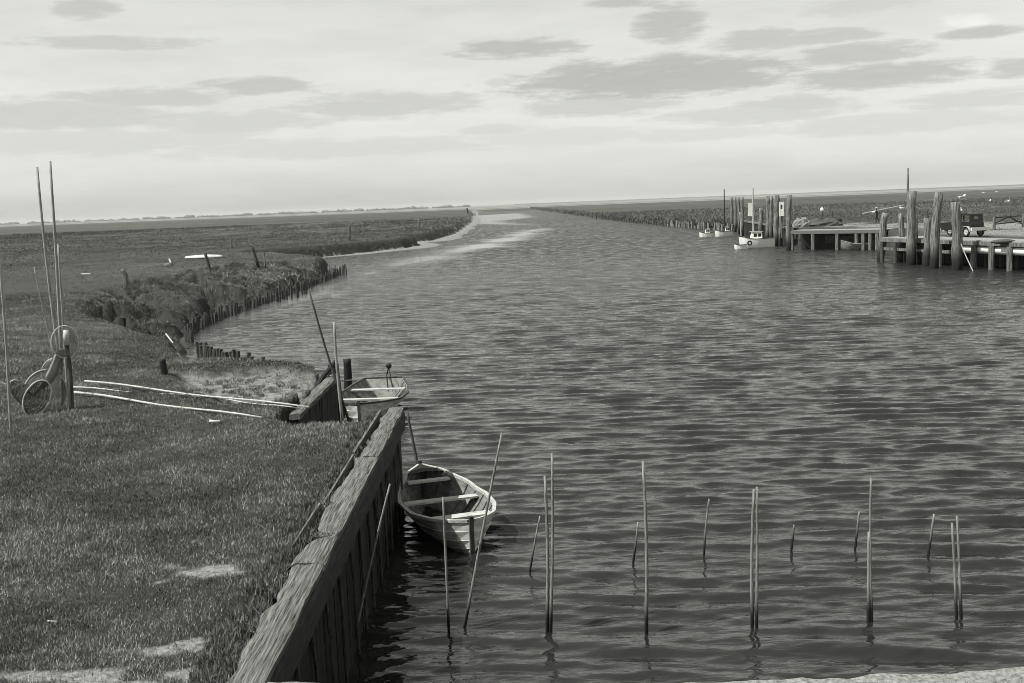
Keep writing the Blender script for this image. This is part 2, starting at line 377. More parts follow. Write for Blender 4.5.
yy = rows(8.5, 6000, .0030, 420, .012)
uu = np.linspace(-.62, .62, 620)
Yw = yy[:, None]+0*uu[None, :]; Xw = uu[None, :]*(Yw+2)
slw = sdist(Xw, Yw, left_poly); srw = sdist(Xw, Yw, right_poly)
band = np.array(pts([(300, 290), (345, 277), (400, 259), (440, 250), (490, 240), (520, 231), (548, 228), (540, 234), (500, 246), (440, 259), (400, 268), (350, 285), (310, 303), (230, 325), (203, 338), (240, 315)]))
cb = sdist(Xw, Yw, band)
sc_ = 1+Yw*.012
calm = sstep(-1.2, 1.0, cb/sc_ + (fbm(Xw*.12, Yw*.12, 88, 3)-.5)*2.2)
b2 = sdist(Xw, Yw, pts([(470, 216), (520, 213), (535, 217), (500, 221), (530, 225), (470, 224)]))
calm = np.maximum(calm, .8*sstep(-5, 5, b2))
calm = calm*.97
lee = sstep(16, 2, -slw)*(Yw < 60)*.35
gust = .55+.9*fbm(Xw*.06, Yw*.045, 31, 3)
A = (1-calm)*(1-lee)*gust*sstep(.0, 1.5, -slw+.9)
spy = np.gradient(yy)[:, None]
Zw = np.zeros_like(Xw)
lam = np.exp(rng.uniform(np.log(.28), np.log(1.7), 84))
for L_ in lam:
    th = rng.normal(0, .2+.15*(L_ < .5)); ph = rng.uniform(0, 6.28)
    kx = math.sin(th+.10)*2*math.pi/L_; ky = math.cos(th+.10)*2*math.pi/L_
    slope = .037*math.exp(-((math.log(L_)-math.log(.60))/.42)**2)+.012
    amp = slope*L_/(2*math.pi)
    filt = np.clip((L_/spy-2.5)/2.5, 0, 1)
    PHI = kx*Xw+ky*Yw+ph+1.1*np.sin(.23*Xw+.17*Yw+ph)+.6*np.sin(.61*Xw-.3*Yw+2*ph)
    Zw -= amp*filt*(np.sin(PHI)-.42*np.sin(2*PHI)*np.clip(L_/spy/8, 0, 1))
Zw = Zw*A
Zw = .16*np.tanh(Zw/.16)
Yws = Yw - 1.0*Zw*np.clip(1-spy/.35, 0, 1)
land = (slw > .9) | (srw > 1.5)
water_o = grid_obj('water', Xw, Yws, Zw, ~land, 'water', dict(calm=calm, far=sstep(22, 85, Yw), farther=sstep(38, 150, Yw)*(.75+.5*(fbm(Xw*.08, Yw*.05, 71, 4)))))
tag(water_o, 'rippled dark channel water', kind='structure')

# ------------------------------------------------------------------ turf blades
def blades(n, X, Y, Z, h, w, lean=.6):
    a = rng.uniform(0, 2*np.pi, n); l = rng.uniform(0, 2*np.pi, n); k = rng.uniform(.1, lean, n)
    dx = np.cos(a)*w/2; dy = np.sin(a)*w/2
    p0 = np.stack([X-dx, Y-dy, Z], -1); p1 = np.stack([X+dx, Y+dy, Z], -1)
    p2 = np.stack([X+np.cos(l)*h*k, Y+np.sin(l)*h*k, Z+h*np.sqrt(np.maximum(1-k*k, .1))], -1)
    return np.stack([p0, p1, p2], 1)
n = 600000
D = np.exp(rng.uniform(np.log(8.6), np.log(60), n)); X = -rng.uniform(.05, .62, n)*(D+1)
h_, sd_, mu_, sl_, _, _, rm_ = ground(X, D)
ok = (sl_ > .02) & (h_ > .15) & (rng.uniform(0, 1, n) > np.maximum(sd_, mu_)*.93)
X, D, h_, rm_ = X[ok], D[ok], h_[ok], rm_[ok]; n = len(X)
patch = fbm(X*1.2, D*1.2, 12, 4)
hh = (.012+.036*rng.uniform(0, 1, n)**1.5)*(.3+1.4*patch)*(1+D/40)
co = blades(n, X, D, h_-.008, hh, .006+.00042*D, .85)
p2 = fbm(X*.35, D*.35, 44, 4); p3 = fbm(X*6, D*6, 45, 2)
tone = np.clip(rng.uniform(0, 1, n)**3*.75+(patch-.5)*1.1+(p2-.5)*.9+(p3-.5)*.5+.13, 0, 1); tone[rng.uniform(0, 1, n) > .996] = 1.0
tag(tri_obj('grass', co, tone, 'grass'), 'short rough turf growing on the marsh', 'grass', kind='stuff')

n = 460000
D = np.exp(rng.uniform(np.log(34), np.log(420), n)); X = rng.uniform(-.62, .62, n)*(D+1)
h_, sd_, mu_, sl_, sr_, _, rm_ = ground(X, D)
ok = ((sl_ > .05) | (sr_ > 4)) & (h_ > .2) & (rng.uniform(0, 1, n) > np.maximum(sd_, mu_))
X, D, h_, rm_ = X[ok], D[ok], h_[ok], rm_[ok]; n = len(X)
patch = fbm(X*.25, D*.12, 112, 4); p2 = fbm(X*.03, D*.02, 113, 4)
co = blades(n, X, D, h_-.02, (.0005+.0009*rng.uniform(0, 1, n)**1.5)*D*(.3+1.3*patch)*(1+1.6*rm_), .0009*D, .9)
tone = np.clip(rng.uniform(0, 1, n)**2.5*.7+(patch-.5)*1.3+(p2-.5)*.8+.02+.16*rm_, 0, 1)
tone = np.where(X > 0, .08+tone*.4, tone*.85)
tag(tri_obj('marsh_grass', co, tone, 'grass'), 'rough marsh grass stretching out across both banks', 'grass', kind='stuff')

n = 520000
rp_ = np.array(rough_poly); X = rng.uniform(rp_[:, 0].min()-2, rp_[:, 0].max()+2, n); D = rng.uniform(rp_[:, 1].min()-2, rp_[:, 1].max()+2, n)
h_, sd_, mu_, sl_, _, _, rm_ = ground(X, D); pk = ground.peat
ok = (rm_ > .1) & (sl_ > .1) & (pk < .55 + .3*(rng.uniform(0, 1, n) > .6))
X, D, h_, rm_ = X[ok], D[ok], h_[ok], rm_[ok]; n = len(X); pt = fbm(X*.8, D*.8, 401, 3)
co = blades(n, X, D, h_-.02, .03+.09*rng.uniform(0, 1, n)**1.4, .026, .95)
tone = np.clip(rng.uniform(0, 1, n)**2*.8+(pt-.5)*1.2+.2, 0, 1)
tag(tri_obj('bank_grass', co, tone, 'grass'), 'long rough grass on the slumped blocks of the eroded bank', 'grass', kind='stuff')

# scrub hummocks on the eroded banks
def scrub(name, label, centres, nb, spread, hgt, w, tb=.35, flatk=.75):
    C = np.array(centres); n = len(C)*nb
    c = np.repeat(C, nb, 0); r = np.repeat(rng.uniform(.5, 1.25, len(C)), nb)*spread
    u = rng.normal(0, 1, (n, 3)); u /= np.linalg.norm(u, axis=1)[:, None]; u[:, 2] = np.abs(u[:, 2])
    rad = rng.uniform(.55, 1, n)[:, None]
    p = c[:, :3] + u*rad*np.stack([r, r, r*hgt], -1)
    base = blades(n, p[:, 0], p[:, 1], p[:, 2], w*3.2*rng.uniform(.5, 1.3, n), w*rng.uniform(.3, .7, n), .98)
    tone = np.clip(np.repeat(rng.uniform(0, 1, len(C)), nb)*.6+rng.uniform(-.1, .5, n)*tb*2, 0, 1)
    o = tri_obj(name, base, tone, 'scrub'); return tag(o, label, 'plants', kind='stuff')
cs = []
rp = np.array(rough_poly); lo, hi = rp.min(0), rp.max(0)
X = rng.uniform(lo[0], hi[0], 5200); Y = rng.uniform(lo[1], hi[1], 5200)
h_, _, _, sl_, _, _, rm_ = ground(X, Y)
clump = fbm(X*.5, Y*.5, 91, 3)
ok = (rm_ > .3) & (sl_ > .05) & (clump > .6)
cs = np.stack([X[ok], Y[ok], h_[ok]], -1)[:1100]
scrub('scrub', 'dark tussocky scrub covering the eroded bank above the curved stake row', cs, 90, .26, .6, .055)
cs = []
for seg, cnt in ((((252, 262), (300, 257.5), (350, 253), (402, 246.5)), 190), (((405, 243), (432, 240), (455, 233), (470, 221), (473, 214)), 230)):
    q = [P(a, b_, 0) for a, b_ in seg]
    for k in range(cnt):
        i = random.randrange(len(q)-1); t = random.random(); p = q[i].lerp(q[i+1], t)
        s_ = p.y/100
        cs.append((p.x-random.uniform(0, 2.4)*s_, p.y+random.uniform(0, 4)*s_, random.uniform(.1, .9), s_))
C4 = np.array(cs)
scrub('scrub', 'dark scrub fringing the far scarps beyond the mud bay', C4[:, :3], 60, .6, .8, .18)
cs = []
for k in range(330):
    t = random.random()**2; p = Vector((WALLX+.05*(1-t)-random.random()*.35, 8+12.2*t, LZ-.05+.1*(1-t))); cs.append((p.x, p.y, p.z))
for k in range(70):
    x = random.uniform(-4.2, -3.4) if k % 2 else random.uniform(-2.8, -2.5); cs.append((x, 19.7+random.uniform(-.25, .15), LZ-.14))
for k in range(70):
    p = P(random.uniform(255, 325), 0, 0); q = P(255+70*k/70, 366+9*k/70, 1.4); cs.append((q.x, q.y+random.uniform(-.9, .1), 1.2))
scrub('grass_tufts', 'longer grass tufts along the timber wall and the small inlet', cs, 60, .12, .6, .026)
D = np.exp(rng.uniform(np.log(9), np.log(34), 2600)); X = -rng.uniform(.05, .62, 2600)*(D+1)
h_, sd_, mu_, sl_, _, _, _ = ground(X, D); pt = fbm(X*.6, D*.6, 301, 3)
ok = (sl_ > .15) & (h_ > .6) & (mu_ < .3) & (pt > .5)
cs = []
mp = np.array(mud_poly)
for k in range(60):
    w_ = rng.dirichlet(np.ones(len(mp))*.5); q = w_ @ mp; cs.append((q[0], q[1], 1.5))
cs = np.array(cs); cs[:, 2] = ground(cs[:, 0], cs[:, 1])[0]
scrub('mud_tufts', 'dark tufts rooted in the bare mud hollow behind the lying poles', cs, 50, .13, .55, .024)
scrub('turf_tufts', 'darker ragged tufts scattered over the near turf', np.stack([X[ok], D[ok], h_[ok]-.01], -1), 34, .10, .35, .016)

# ------------------------------------------------------------------ far land: dyke line and woods on the horizon
mb = MB()
for k in range(40):
    pass
def wood(px0, px1, Y, hmin, hmax, name, label, seed, gap=.35):
    rnd = random.Random(seed); V = []; Fc = []
    x0 = PY(px0, 220, Y).x; x1 = PY(px1, 210, Y).x
    o = thing(name, label, 'trees', ((x0+x1)/2, Y, 0)); tag(o, kind=None)
    mb = MB(); x = x0
    while x < x1:
        w = rnd.uniform(15, 60)
        if rnd.random() > gap:
            hgt = rnd.uniform(hmin, hmax)
            for q in range(3): mb.ball((x-(x0+x1)/2+rnd.uniform(-w/3, w/3), rnd.uniform(-20, 20), hgt*.35), (w*rnd.uniform(.3, .7), w*.4, hgt*rnd.uniform(.5, .9)), 9, 6)
        x += w
    c = mb.build('foliage', 'far_tree', o); return o
def wood_stuff(px0, px1, Y, hmin, hmax, label, seed, gap):
    rnd = random.Random(seed); x0 = PY(px0, 220, Y).x; x1 = PY(px1, 210, Y).x; mb = MB(); x = x0
    while x < x1:
        w = rnd.uniform(14, 50)
        if rnd.random() > gap:
            hgt = rnd.uniform(hmin, hmax)
            for q in range(4): mb.ball((x+rnd.uniform(-w/2, w/2), Y+rnd.uniform(-20, 20), hgt*.3), (w*rnd.uniform(.2, .5), w*.3, hgt*rnd.uniform(.4, .8)), 9, 6)
        x += w
    tag(mb.build('distant_woods', 'far_tree', None, True), label, 'trees', kind='stuff')
wood_stuff(-60, 470, 5200, 7, 14, 'low hazy line of far-off trees along the left horizon', 3, .04)
V = []; Fc = []
def dyke(px0, px1, Y0, Y1, h, label):
    a = P(px0, 0, 0); xa = PY(px0, 220, Y0).x; xb = PY(px1, 200, Y1).x
    V = []; Fc = []; n = 60; rnd = random.Random(5)
    for i in range(n+1):
        t = i/n; x = xa+(xb-xa)*t; y = Y0+(Y1-Y0)*t; hh = h*(1+rnd.uniform(-.05, .05))
        V += [(x, y-14, .2), (x, y-3, hh), (x, y+3, hh), (x, y+14, .2)]
        if i:
            for j in range(3): k = (i-1)*4+j; Fc.append((k, k+4, k+5, k+1))
    return tag(mesh_obj('dyke', V, Fc, 'grassbank', None), label, kind='structure')
MAT['grassbank'] = simple('far_dyke_turf', .06, .11, .02, rough=1, bump=0)
dyke(515, 1250, 5200, 3300, 5.2, 'long low sea dyke along the right horizon')

# ------------------------------------------------------------------ main timber wall
WZ = 2.03
wall = thing('timber_seawall', 'long tarred timber seawall with cracked weathered cap, running up to the near boat', 'wall', (WALLX+.18, 4.95, 0))
# cap: subdivided irregular beam in three lengths
def rough_beam(y0, y1, xl, xr, z0, z1, mat, parent, name='cap_beam', amp=.02, seed=1, notch=()):
    ny = max(4, int((y1-y0)/.06)); prof = []
    m_ = 9
    V = []; Fc = []
    for i in range(ny+1):
        y = y0+(y1-y0)*i/ny
        jl = (fbm(np.array([y*1.4]), np.array([seed*3.1]), seed, 4)[0]-.5)*.14
        jr = (fbm(np.array([y*1.1]), np.array([seed*7.7]), seed+5, 4)[0]-.5)*.05
        nt_ = sum(math.exp(-((y-c)/w)**2)*d for c, w, d in notch)
        a = xl+jl+nt_; ring = []
        for j in range(m_):
            t = j/(m_-1); x = a+(xr+jr-a)*t
            zz = z1+(fbm(np.array([x*9.]), np.array([y*2.2]), seed+9, 4)[0]-.5)*amp*2.4 - .05*max(0, t-.75)*2 - .04*max(0, .15-t)*4
            ring.append((x, y, zz))
        ring = [(a, y, z0)]+ring+[(xr+jr-.01, y, z0)]
        V += ring
    k = m_+2
    for i in range(ny):
        for j in range(k):
            a = i*k+j; b_ = i*k+(j+1) % k; Fc.append((a, a+k, b_+k, b_))
    Fc.append(tuple(range(k))); Fc.append(tuple(reversed(range(ny*k, ny*k+k))))
    me_o = mesh_obj(name, V, Fc, mat, parent, False); return me_o
wl = wall.location
for (a, c, sd_, nn) in ((0.4, 6.25, 1, ((3.6, .25, .07), (5.2, .12, .06))), (6.27, 11.2, 2, ((7.3, .16, .26), (8.7, .1, .1))), (11.22, 15.3, 3, ((12.6, .1, .1), (14., .1, .06)))):
    rough_beam(a, c, -.15 if sd_ == 1 else -.16 if sd_ == 2 else -.13, .17, WZ-.10, WZ, 'cap', wall, seed=sd_, notch=nn)
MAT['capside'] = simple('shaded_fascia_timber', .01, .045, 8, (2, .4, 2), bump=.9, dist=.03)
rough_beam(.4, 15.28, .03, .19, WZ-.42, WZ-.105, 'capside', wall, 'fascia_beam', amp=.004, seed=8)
# thin outer plank on the land side, leaning, with gaps
for a, c, off in ((6.9, 8.6, .02), (8.9, 11.3, .0), (11.9, 14.9, .03)):
    q = MB()
    q.bar((-.29-off*3+(.08 if a > 11 else 0), a, WZ-.16), (-.22-off*2+(.06 if a > 11 else 0), c, WZ-.06), .03, .16, .01); q.build('back_plank', 'cap', wall)
# sheet planks
y = .4; k = 0
while y < 15.3:
    w = .24; mb = MB(); lean = .0
    mb.box((.02+random.uniform(-.006, .006), y+w/2, .55), (.08, w-.012, 2.45), jit=.004)
    mb.build('sheet_plank', 'tar', wall); y += w; k += 1
for k in range(17):
    mb = MB(); yb = .7+k*.88+random.uniform(-.12, .12); sl_k = random.uniform(-.03, .16)
    mb.tube([(.085, yb-sl_k, WZ-.45), (.10, yb+random.uniform(-.02, .02), 1.0), (.10, yb+sl_k, -.6)], [.028, .022, .02], 6, .2); mb.build('brace_rib', 'rib', wall)

# short wall by the inlet
w2 = thing('timber_groyne', 'short broken timber groyne with pale cap beside the small inlet', 'wall', (-4.2, 20.75, 0))
y = 0
while y < 4.8:
    mb = MB(); mb.box((0, y+.12, .5), (.09, .23, 2.65+random.uniform(-.06, .03)), jit=.01); mb.build('sheet_plank', 'tar', w2); y += .24
rough_beam(-.1, 4.85, -.11, .11, 1.78, 1.9, 'cap', w2, seed=12)
mb = MB(); mb.tube([(.0, 4.95, -.4), (-.02, 4.95, 1.2), (-.05, 5.0, 2.1)], [.17, .16, .13], 9, .08); mb.build('end_post', 'tar', w2)
mb = MB(); mb.tube([(-.4, 3.8, 1.5), (-.2, 4.3, 1.9), (.05, 4.8, 2.2)], [.05, .06, .05], 7, .1); mb.build('brace', 'tar', w2)

# sluice coping at the very bottom of the view
a = P(235, 676.5, 2.0); c = P(700, 682.0, 2.0); e = P(1060, 664.5, 2.0)
cp = thing('sluice_coping', 'pale sandy concrete coping of the sluice along the bottom edge', 'wall', (0, 0, 0))
def coping(path, depth, z, name, mat):
    V = []; Fc = []; n = 90
    pth = [path[0].lerp(path[1], i/45) for i in range(45)]+[path[1].lerp(path[2], i/60) for i in range(61)]
    for p in pth:
        jy = (fbm(np.array([p.x*2.5]), np.array([1.]), 4, 4)[0]-.5)*.05
        zz = [z+(fbm(np.array([p.x*4.]), np.array([v*5.]), 6, 4)[0]-.5)*.05 for v in (0, .5, 1., 1.5)]
        V += [(p.x, p.y+jy-.02, -.8), (p.x, p.y+jy, z-.03), (p.x, p.y+jy-.03, zz[0]), (p.x, p.y-.2, zz[1]), (p.x, p.y-.4, zz[2]), (p.x, p.y-depth, zz[3])]
    for i in range(len(pth)-1):
        for j in range(5): k = i*6+j; Fc.append((k, k+6, k+7, k+1))
    return mesh_obj(name, V, Fc, mat, cp, False)
coping([a, P(480, 692, 2.0), e], 1.2, 2.0, 'coping_slab', 'concrete')
cs = [(p.x, p.y-.25-random.random()*.15, 2.01) for p in [P(random.uniform(930, 1030), 676, 2.0) for _ in range(30)]]
scrub('grass_tufts', 'sparse dry tufts on the pale coping at the bottom right', cs, 26, .05, .5, .02)

# ------------------------------------------------------------------ stakes in the water and on the marsh
def stake(base, top, Y=None, z=0., r=.03, name='stake', label='', cat='stake', group=None, mat='stake', sink=.5, bend=None, taper=.7, ext=True):
    if Y is None: B = P(base[0], base[1], z)
    else: B = PY(base[0], base[1], Y)
    T = PY(top[0], top[1], B.y)
    d = (T-B); L = d.length; dn = d.normalized()
    bnd = bend if bend is not None else random.uniform(-.012, .012)*L
    path = [Vector((0, 0, 0))-dn*sink]
    for i in range(1, 9):
        t = i/8; path.append(d*t + Vector((math.sin(t*math.pi)*bnd+(random.uniform(-.035, .035) if r > .15 else 0), 0, 0)))
    mb = MB(); mb.tube(path, [r*(1-(1-taper)*i/8) for i in range(9)], 8 if r < .15 else 11, .07 if r < .15 else .10)
    o = mb.build(name, mat, None, True); o.location = B
    return tag(o, label, cat, group)
GW = 'stakes standing in the water in the foreground'
def ws(b_, t, r, label, **k): return stake(b_, t, r=r*.82, label=label, group=GW, name='water_stake', mat='stake_wet', **k)
ws((352, 652), (390, 484), .022, 'pale thin stake leaning right in the shadow of the timber seawall')
ws((449, 632), (443, 497), .024, 'upright thin stake just in front of the near rowing boat', bend=0)
ws((465, 626), (502, 433), .026, 'long stake leaning right across the stern of the near rowing boat')
ws((530, 571), (540, 516), .022, 'short slanting stake just left of the tall close pair')
ws((547, 630), (545, 476), .032, 'shorter pole of the tall close pair right of the near boat')
ws((550.5, 631), (552, 453), .028, 'taller pole of the close pair right of the near boat')
ws((633, 563), (638, 522), .024, 'short slanting stake just left of the single tall straight stake')
ws((646, 632), (643, 461), .033, 'single tall straight stake between the two close pairs')
ws((704, 556), (709, 499), .024, 'medium slanting stake midway between tall single stake and right pair')
ws((752.5, 628), (754, 489), .030, 'left pole of the tight equal pair right of centre')
ws((756.5, 628), (757, 487), .028, 'right pole of the tight equal pair right of centre')
ws((791, 551), (794, 525), .028, 'short stub leaning in the water right of the tight equal pair')
ws((855, 549), (859, 512), .026, 'short leaning stake just left of the tall thin-topped pair')
ws((868.5, 622), (869, 532), .034, 'short thick pole tied against the tall thin one')
ws((872, 622), (871, 478), .024, 'tall thin pole rising above its short thick partner')
ws((928, 556), (934, 514), .028, 'short leaning stake left of the rightmost pair')
ws((956.5, 618), (952, 523), .028, 'left pole of the rightmost pair of stakes, slightly shorter')
ws((961, 618), (957, 516), .028, 'right pole of the rightmost pair of stakes, slightly taller')
stake((423, 492), (407, 411), z=0, r=.034, name='mooring_stake', label='dark leaning mooring stake behind the far tip of the near boat', mat='stake_dark')
# poles around the small inlet
stake((344, 405), (309, 290), z=1.3, r=.03, name='pole', label='long dark pole leaning left beside the end of the short groyne', cat='pole', mat='stake_dark')
stake((342, 417), (334, 322), z=1.4, r=.035, name='pole', label='thin pale pole standing upright at the groyne by the inlet', cat='pole')
stake((348, 391), (347, 359), z=0, r=.13, name='mooring_post', label='thick black post standing in the water by the inlet boat', cat='post', mat='tar', taper=.95)
stake((341, 398), (337, 366), z=1.2, r=.05, name='pole', label='stubby dark stick leaning at the groyne end', cat='pole', mat='stake_dark')
# net poles
GN = 'poles of the net stand on the left'
NZ = LZ-.05
def npole(b_, t, r, label, **k): return stake(b_, t, z=NZ, r=r, name='net_pole', label=label, cat='pole', group=GN, **k)
npole((66, 402), (37, 167), .036, 'tall dark-topped net pole, left one of the two highest', mat='stake')
npole((63, 410), (50, 161), .036, 'tallest net pole with a slight kink, right of its twin')
npole((68, 400), (58, 244), .028, 'shorter pole standing between the tall twins and the net')
npole((56, 366), (34, 267), .02, 'thin short pole slanting behind the hanging net')
npole((11, 435), (-1, 255), .03, 'pale pole at the left edge of the view holding the net end')
stake((71, 411), (64, 330), z=NZ, r=.055, name='net_post', label='rough dark post the fyke net hangs on', cat='post', mat='groyne', bend=.05)
# net
DN = P(63, 410, NZ).y
def hoop(c, rx, ry, tilt=0, yaw=0, r=.014):
    mb = MB(); pth = []
    for i in range(29):
        a = 2*math.pi*i/28; q = Vector((math.cos(a)*rx, 0, math.sin(a)*ry)); q = Matrix.Rotation(yaw, 3, 'Z') @ Matrix.Rotation(tilt, 3, 'Y') @ q
        pth.append(c+q)
    mb.tube(pth, r, 6); return mb, pth[:-1]
net = thing('fyke_net', 'hooped fyke net hanging between the poles on the left', 'net', PY(44, 395, DN-.2))
def loc(px, py, dy=0): return PY(px, py, DN-.2+dy)-PY(44, 395, DN-.2)
hoops = []
for (cx, cy, rx, ry, tl, dy) in ((65, 342, .26, .33, 0, 0), (52, 372, .2, .28, .3, .05), (45, 394, .42, .50, .2, -.05), (37, 398, .24, .38, .5, -.25), (14, 386, .10, .12, .3, -.3)):
    mb, ring = hoop(loc(cx, cy, dy), rx, ry, tl, .5); mb.build('hoop', 'hoop', net, True); hoops.append(ring)
def strands(ra, rb, nseg, sag, name, mat, tr=.0035, waist=0):
    ra = ra[::2]; rb = rb[::2]; mb = MB(); n = len(ra); gridp = []
    ca = sum(ra, Vector())/n; cb_ = sum(rb, Vector())/n
    for s in range(nseg+1):
        t = s/nseg; row = []
        for i in range(n):
            p = ra[i].lerp(rb[i], t); c_ = ca.lerp(cb_, t)
            k = 1-waist*math.sin(t*math.pi); p = c_+(p-c_)*k; p = p+Vector((0, 0, -sag*math.sin(t*math.pi)))+Vector([random.uniform(-.01, .01) for _ in range(3)])
            row.append(p)
        gridp.append(row)
    for s in range(nseg+1):
        mb.tube(gridp[s]+[gridp[s][0]], tr, 3, cap=False)
    for i in range(n): mb.tube([gridp[s][(i+s) % n] for s in range(nseg+1)], tr, 3, cap=False)
    for i in range(n): mb.tube([gridp[s][(i-s) % n] for s in range(nseg+1)], tr, 3, cap=False)
    return mb.build(name, mat, net)
small = [loc(62, 350)+Vector((math.cos(2*math.pi*i/28)*.07, math.sin(2*math.pi*i/28)*.07, 0)) for i in range(28)]
strands(hoops[0], small, 8, .02, 'netting', 'netting')
strands(small, hoops[1], 10, 0, 'netting', 'netting', .004, .2)
strands(hoops[1], hoops[2], 12, .04, 'netting', 'netting', .003, .1)
strands(hoops[2], hoops[3], 6, .05, 'netting', 'netting', .0025)
strands(hoops[3], hoops[4], 14, .06, 'netting', 'netting_dark', .005, .15)
# the gathered bag
mb = MB(); mb.tube([loc(62, 349), loc(58, 356), loc(54, 368), loc(48, 380), loc(40, 388)], [.02, .06, .08, .08, .04], 14, .4); mb.build('gathered_bag', 'netting', net, True)
mb = MB(); mb.tube([loc(40, 388), loc(34, 394), loc(26, 388), loc(12, 381)], [.03, .06, .05, .02], 12, .4); mb.build('gathered_bag', 'netting_dark', net, True)
mb = MB(); mb.tube([loc(66, 330), loc(66, 336), loc(67, 345)], [.05, .07, .05], 9, .1); mb.build('float', 'hoop', net, True)
mb = MB(); mb.tube([loc(12, 381), loc(5, 384), loc(-6, 379)], .012, 6); mb.build('rope', 'rope', net)
# long poles on the grass
GL = 'long bleached poles lying on the grass'
def lying(a, c, za, zc, r, label):
    A_ = P(a[0], a[1], za); B_ = P(c[0], c[1], zc); mb = MB(); d = B_-A_
    mb.tube([d*(i/10)+Vector((0, 0, .02*math.sin(i*.9))) for i in range(11)], [r*(1.1-.35*i/10) for i in range(11)], 8, .05)
    o = mb.build('lying_pole', 'pole_light', None, True); o.location = A_; tag(o, label, 'pole', GL)
lying((85, 381), (309, 407.5), LZ+.06, 1.96, .022, 'bleached pole lying furthest back, its right end on the groyne')
lying((70, 387), (200, 397), LZ+.04, LZ-.05, .018, 'thinner bleached pole lying in the middle of the bundle')
lying((72, 392), (262, 418), LZ+.05, LZ, .026, 'thickest bleached pole lying nearest, from the net stand')
lying((200, 396), (300, 409), LZ-.1, LZ+.02, .015, 'thin pole crossing the bare mud patch')
# marsh posts
GM = 'old posts standing on the left marsh'
def mpost(b_, t, r, label, z=1.72, mat='pile', **k): return stake(b_, t, z=z, r=r, name='marsh_post', label=label, cat='post', group=GM, mat=mat, taper=.9, **k)
mpost((126, 285), (122, 270), .16, 'pale squat post on the marsh above the eroded bank', bend=.1)
mpost((210, 270), (205, 253), .12, 'leaning post in front of the upturned white boat', mat='groyne')
mpost((232, 247), (230, 237), .14, 'small upright post far out on the marsh')
mpost((257, 262), (252, 247), .14, 'post with crooked top at the creek end', mat='groyne')
mpost((265, 262), (264, 252), .05, 'thin stick beside the crooked creek post')
mpost((349.5, 238), (349, 225), .22, 'far square post standing alone before the dark scarp')
mpost((419, 229), (419, 221), .2, 'farthest little post near the channel bend')
mpost((166, 381), (162, 359), .09, 'short charred post by the bare mud patch', mat='tar')
for i, (px, py) in enumerate(((460, 211), (468, 214))): pass
# beacon stick at far tip
mpost((468, 213), (467, 208), .4, 'dark marker on the tip of the far point', mat='tar')
# upturned white boat lying on the marsh
o = thing('upturned_boat', 'long white boat lying upturned on the marsh behind the leaning post', 'boat', P(204, 257, 1.6), 0)
V = []; Fc = []; n = 16; m_ = 8
Lb = 2.5
for i in range(n+1):
    t = i/n; x = (t-.5)*Lb*1.5; w = .6*math.sin(math.pi*(.06+.88*t))**.6; hh = .27*math.sin(math.pi*(.06+.88*t))**.4
    for j in range(m_+1): a = math.pi*j/m_; V.append((x, -math.cos(a)*w, math.sin(a)**.7*hh-.03))
for i in range(n):
    for j in range(m_): k = i*(m_+1)+j; Fc.append((k, k+m_+1, k+m_+2, k+1))
Fc.append(tuple(range(m_+1))); Fc.append(tuple(reversed(range(n*(m_+1), (n+1)*(m_+1)))))
mesh_obj('hull', V, Fc, 'hull_pale', o, True); mb = MB(); mb.bar((-1.7, 0, .25), (1.7, 0, .25), .05, .06); mb.build('keel', 'inner', o)
# bleached driftwood
def drift(pxs, z, r, label):
    p = [P(a, b_, z) for a, b_ in pxs]; mb = MB(); mb.tube([q-p[0] for q in p], [r, r*.9, r*.7][:len(p)], 7, .15)
    o = mb.build('driftwood', 'pole_light', None); o.location = p[0]; tag(o, label, 'driftwood')
drift([(165, 265), (171, 263), (169, 259)], 1.75, .08, 'bent white piece of driftwood on the marsh left of the upturned boat')
drift([(82, 274), (91, 274)], 1.72, .08, 'small pale piece of driftwood lying left on the marsh')
drift([(166, 334), (170, 339), (173, 343)], 1.5, .03, 'bleached branch by the elbow of the stake row')
drift([(210, 421), (214, 421.5), (220, 421)], LZ+.02, .03, 'white chips lying in the grass below the long poles')
drift([(48, 621), (57, 622)], LZ+.02, .012, 'small white shell on the turf at lower left')

# ------------------------------------------------------------------ stake revetments
def post_mesh(name, mat, h, r):
    mb = MB(); mb.tube([(0, 0, -.5), (0, 0, h*.5), (random.uniform(-.03, .03), random.uniform(-.03, .03), h)], [r, r*.95, r*.8], 8, .12)
    return mb.build(name, mat, None)
def row(line, zb, n, h, r, mat, label, group, hj=.3, gapp=0.0, jit=.06, tilt=.08, z_fn=None):
    protos = []
    q = [P(a, b_, zb) for a, b_ in line]
    seg = [(q[i+1]-q[i]).length for i in range(len(q)-1)]; T = sum(seg); cnt = 0
    for k in range(n):
        s = T*(k+.5)/n; i = 0
        while i < len(seg)-1 and s > seg[i]: s -= seg[i]; i += 1
        p = q[i].lerp(q[i+1], s/seg[i])
        if random.random() < gapp: continue
        if len(protos) < 4:
            o = post_mesh('groyne_stake', mat, h, r); protos.append(o)
        else:
            o = random.choice(protos).copy(); COL.objects.link(o)
        o.location = (p.x+random.uniform(-jit, jit), p.y+random.uniform(-jit, jit), p.z-.1)
        o.rotation_euler = (random.uniform(-tilt, tilt), random.uniform(-tilt, tilt), random.uniform(0, 6.28))
        s_ = 1+random.uniform(-hj, hj); o.scale = (random.uniform(.85, 1.2), random.uniform(.85, 1.2), s_)
        tag(o, label, 'stake', group); cnt += 1
row([(196, 345), (222, 353), (250, 360), (278, 366)], 1.45, 34, .24, .075, 'groyne', 'stubby black stake of the near shore row below the grassy bank', 'stakes edging the near grassy shore', .45, .12)
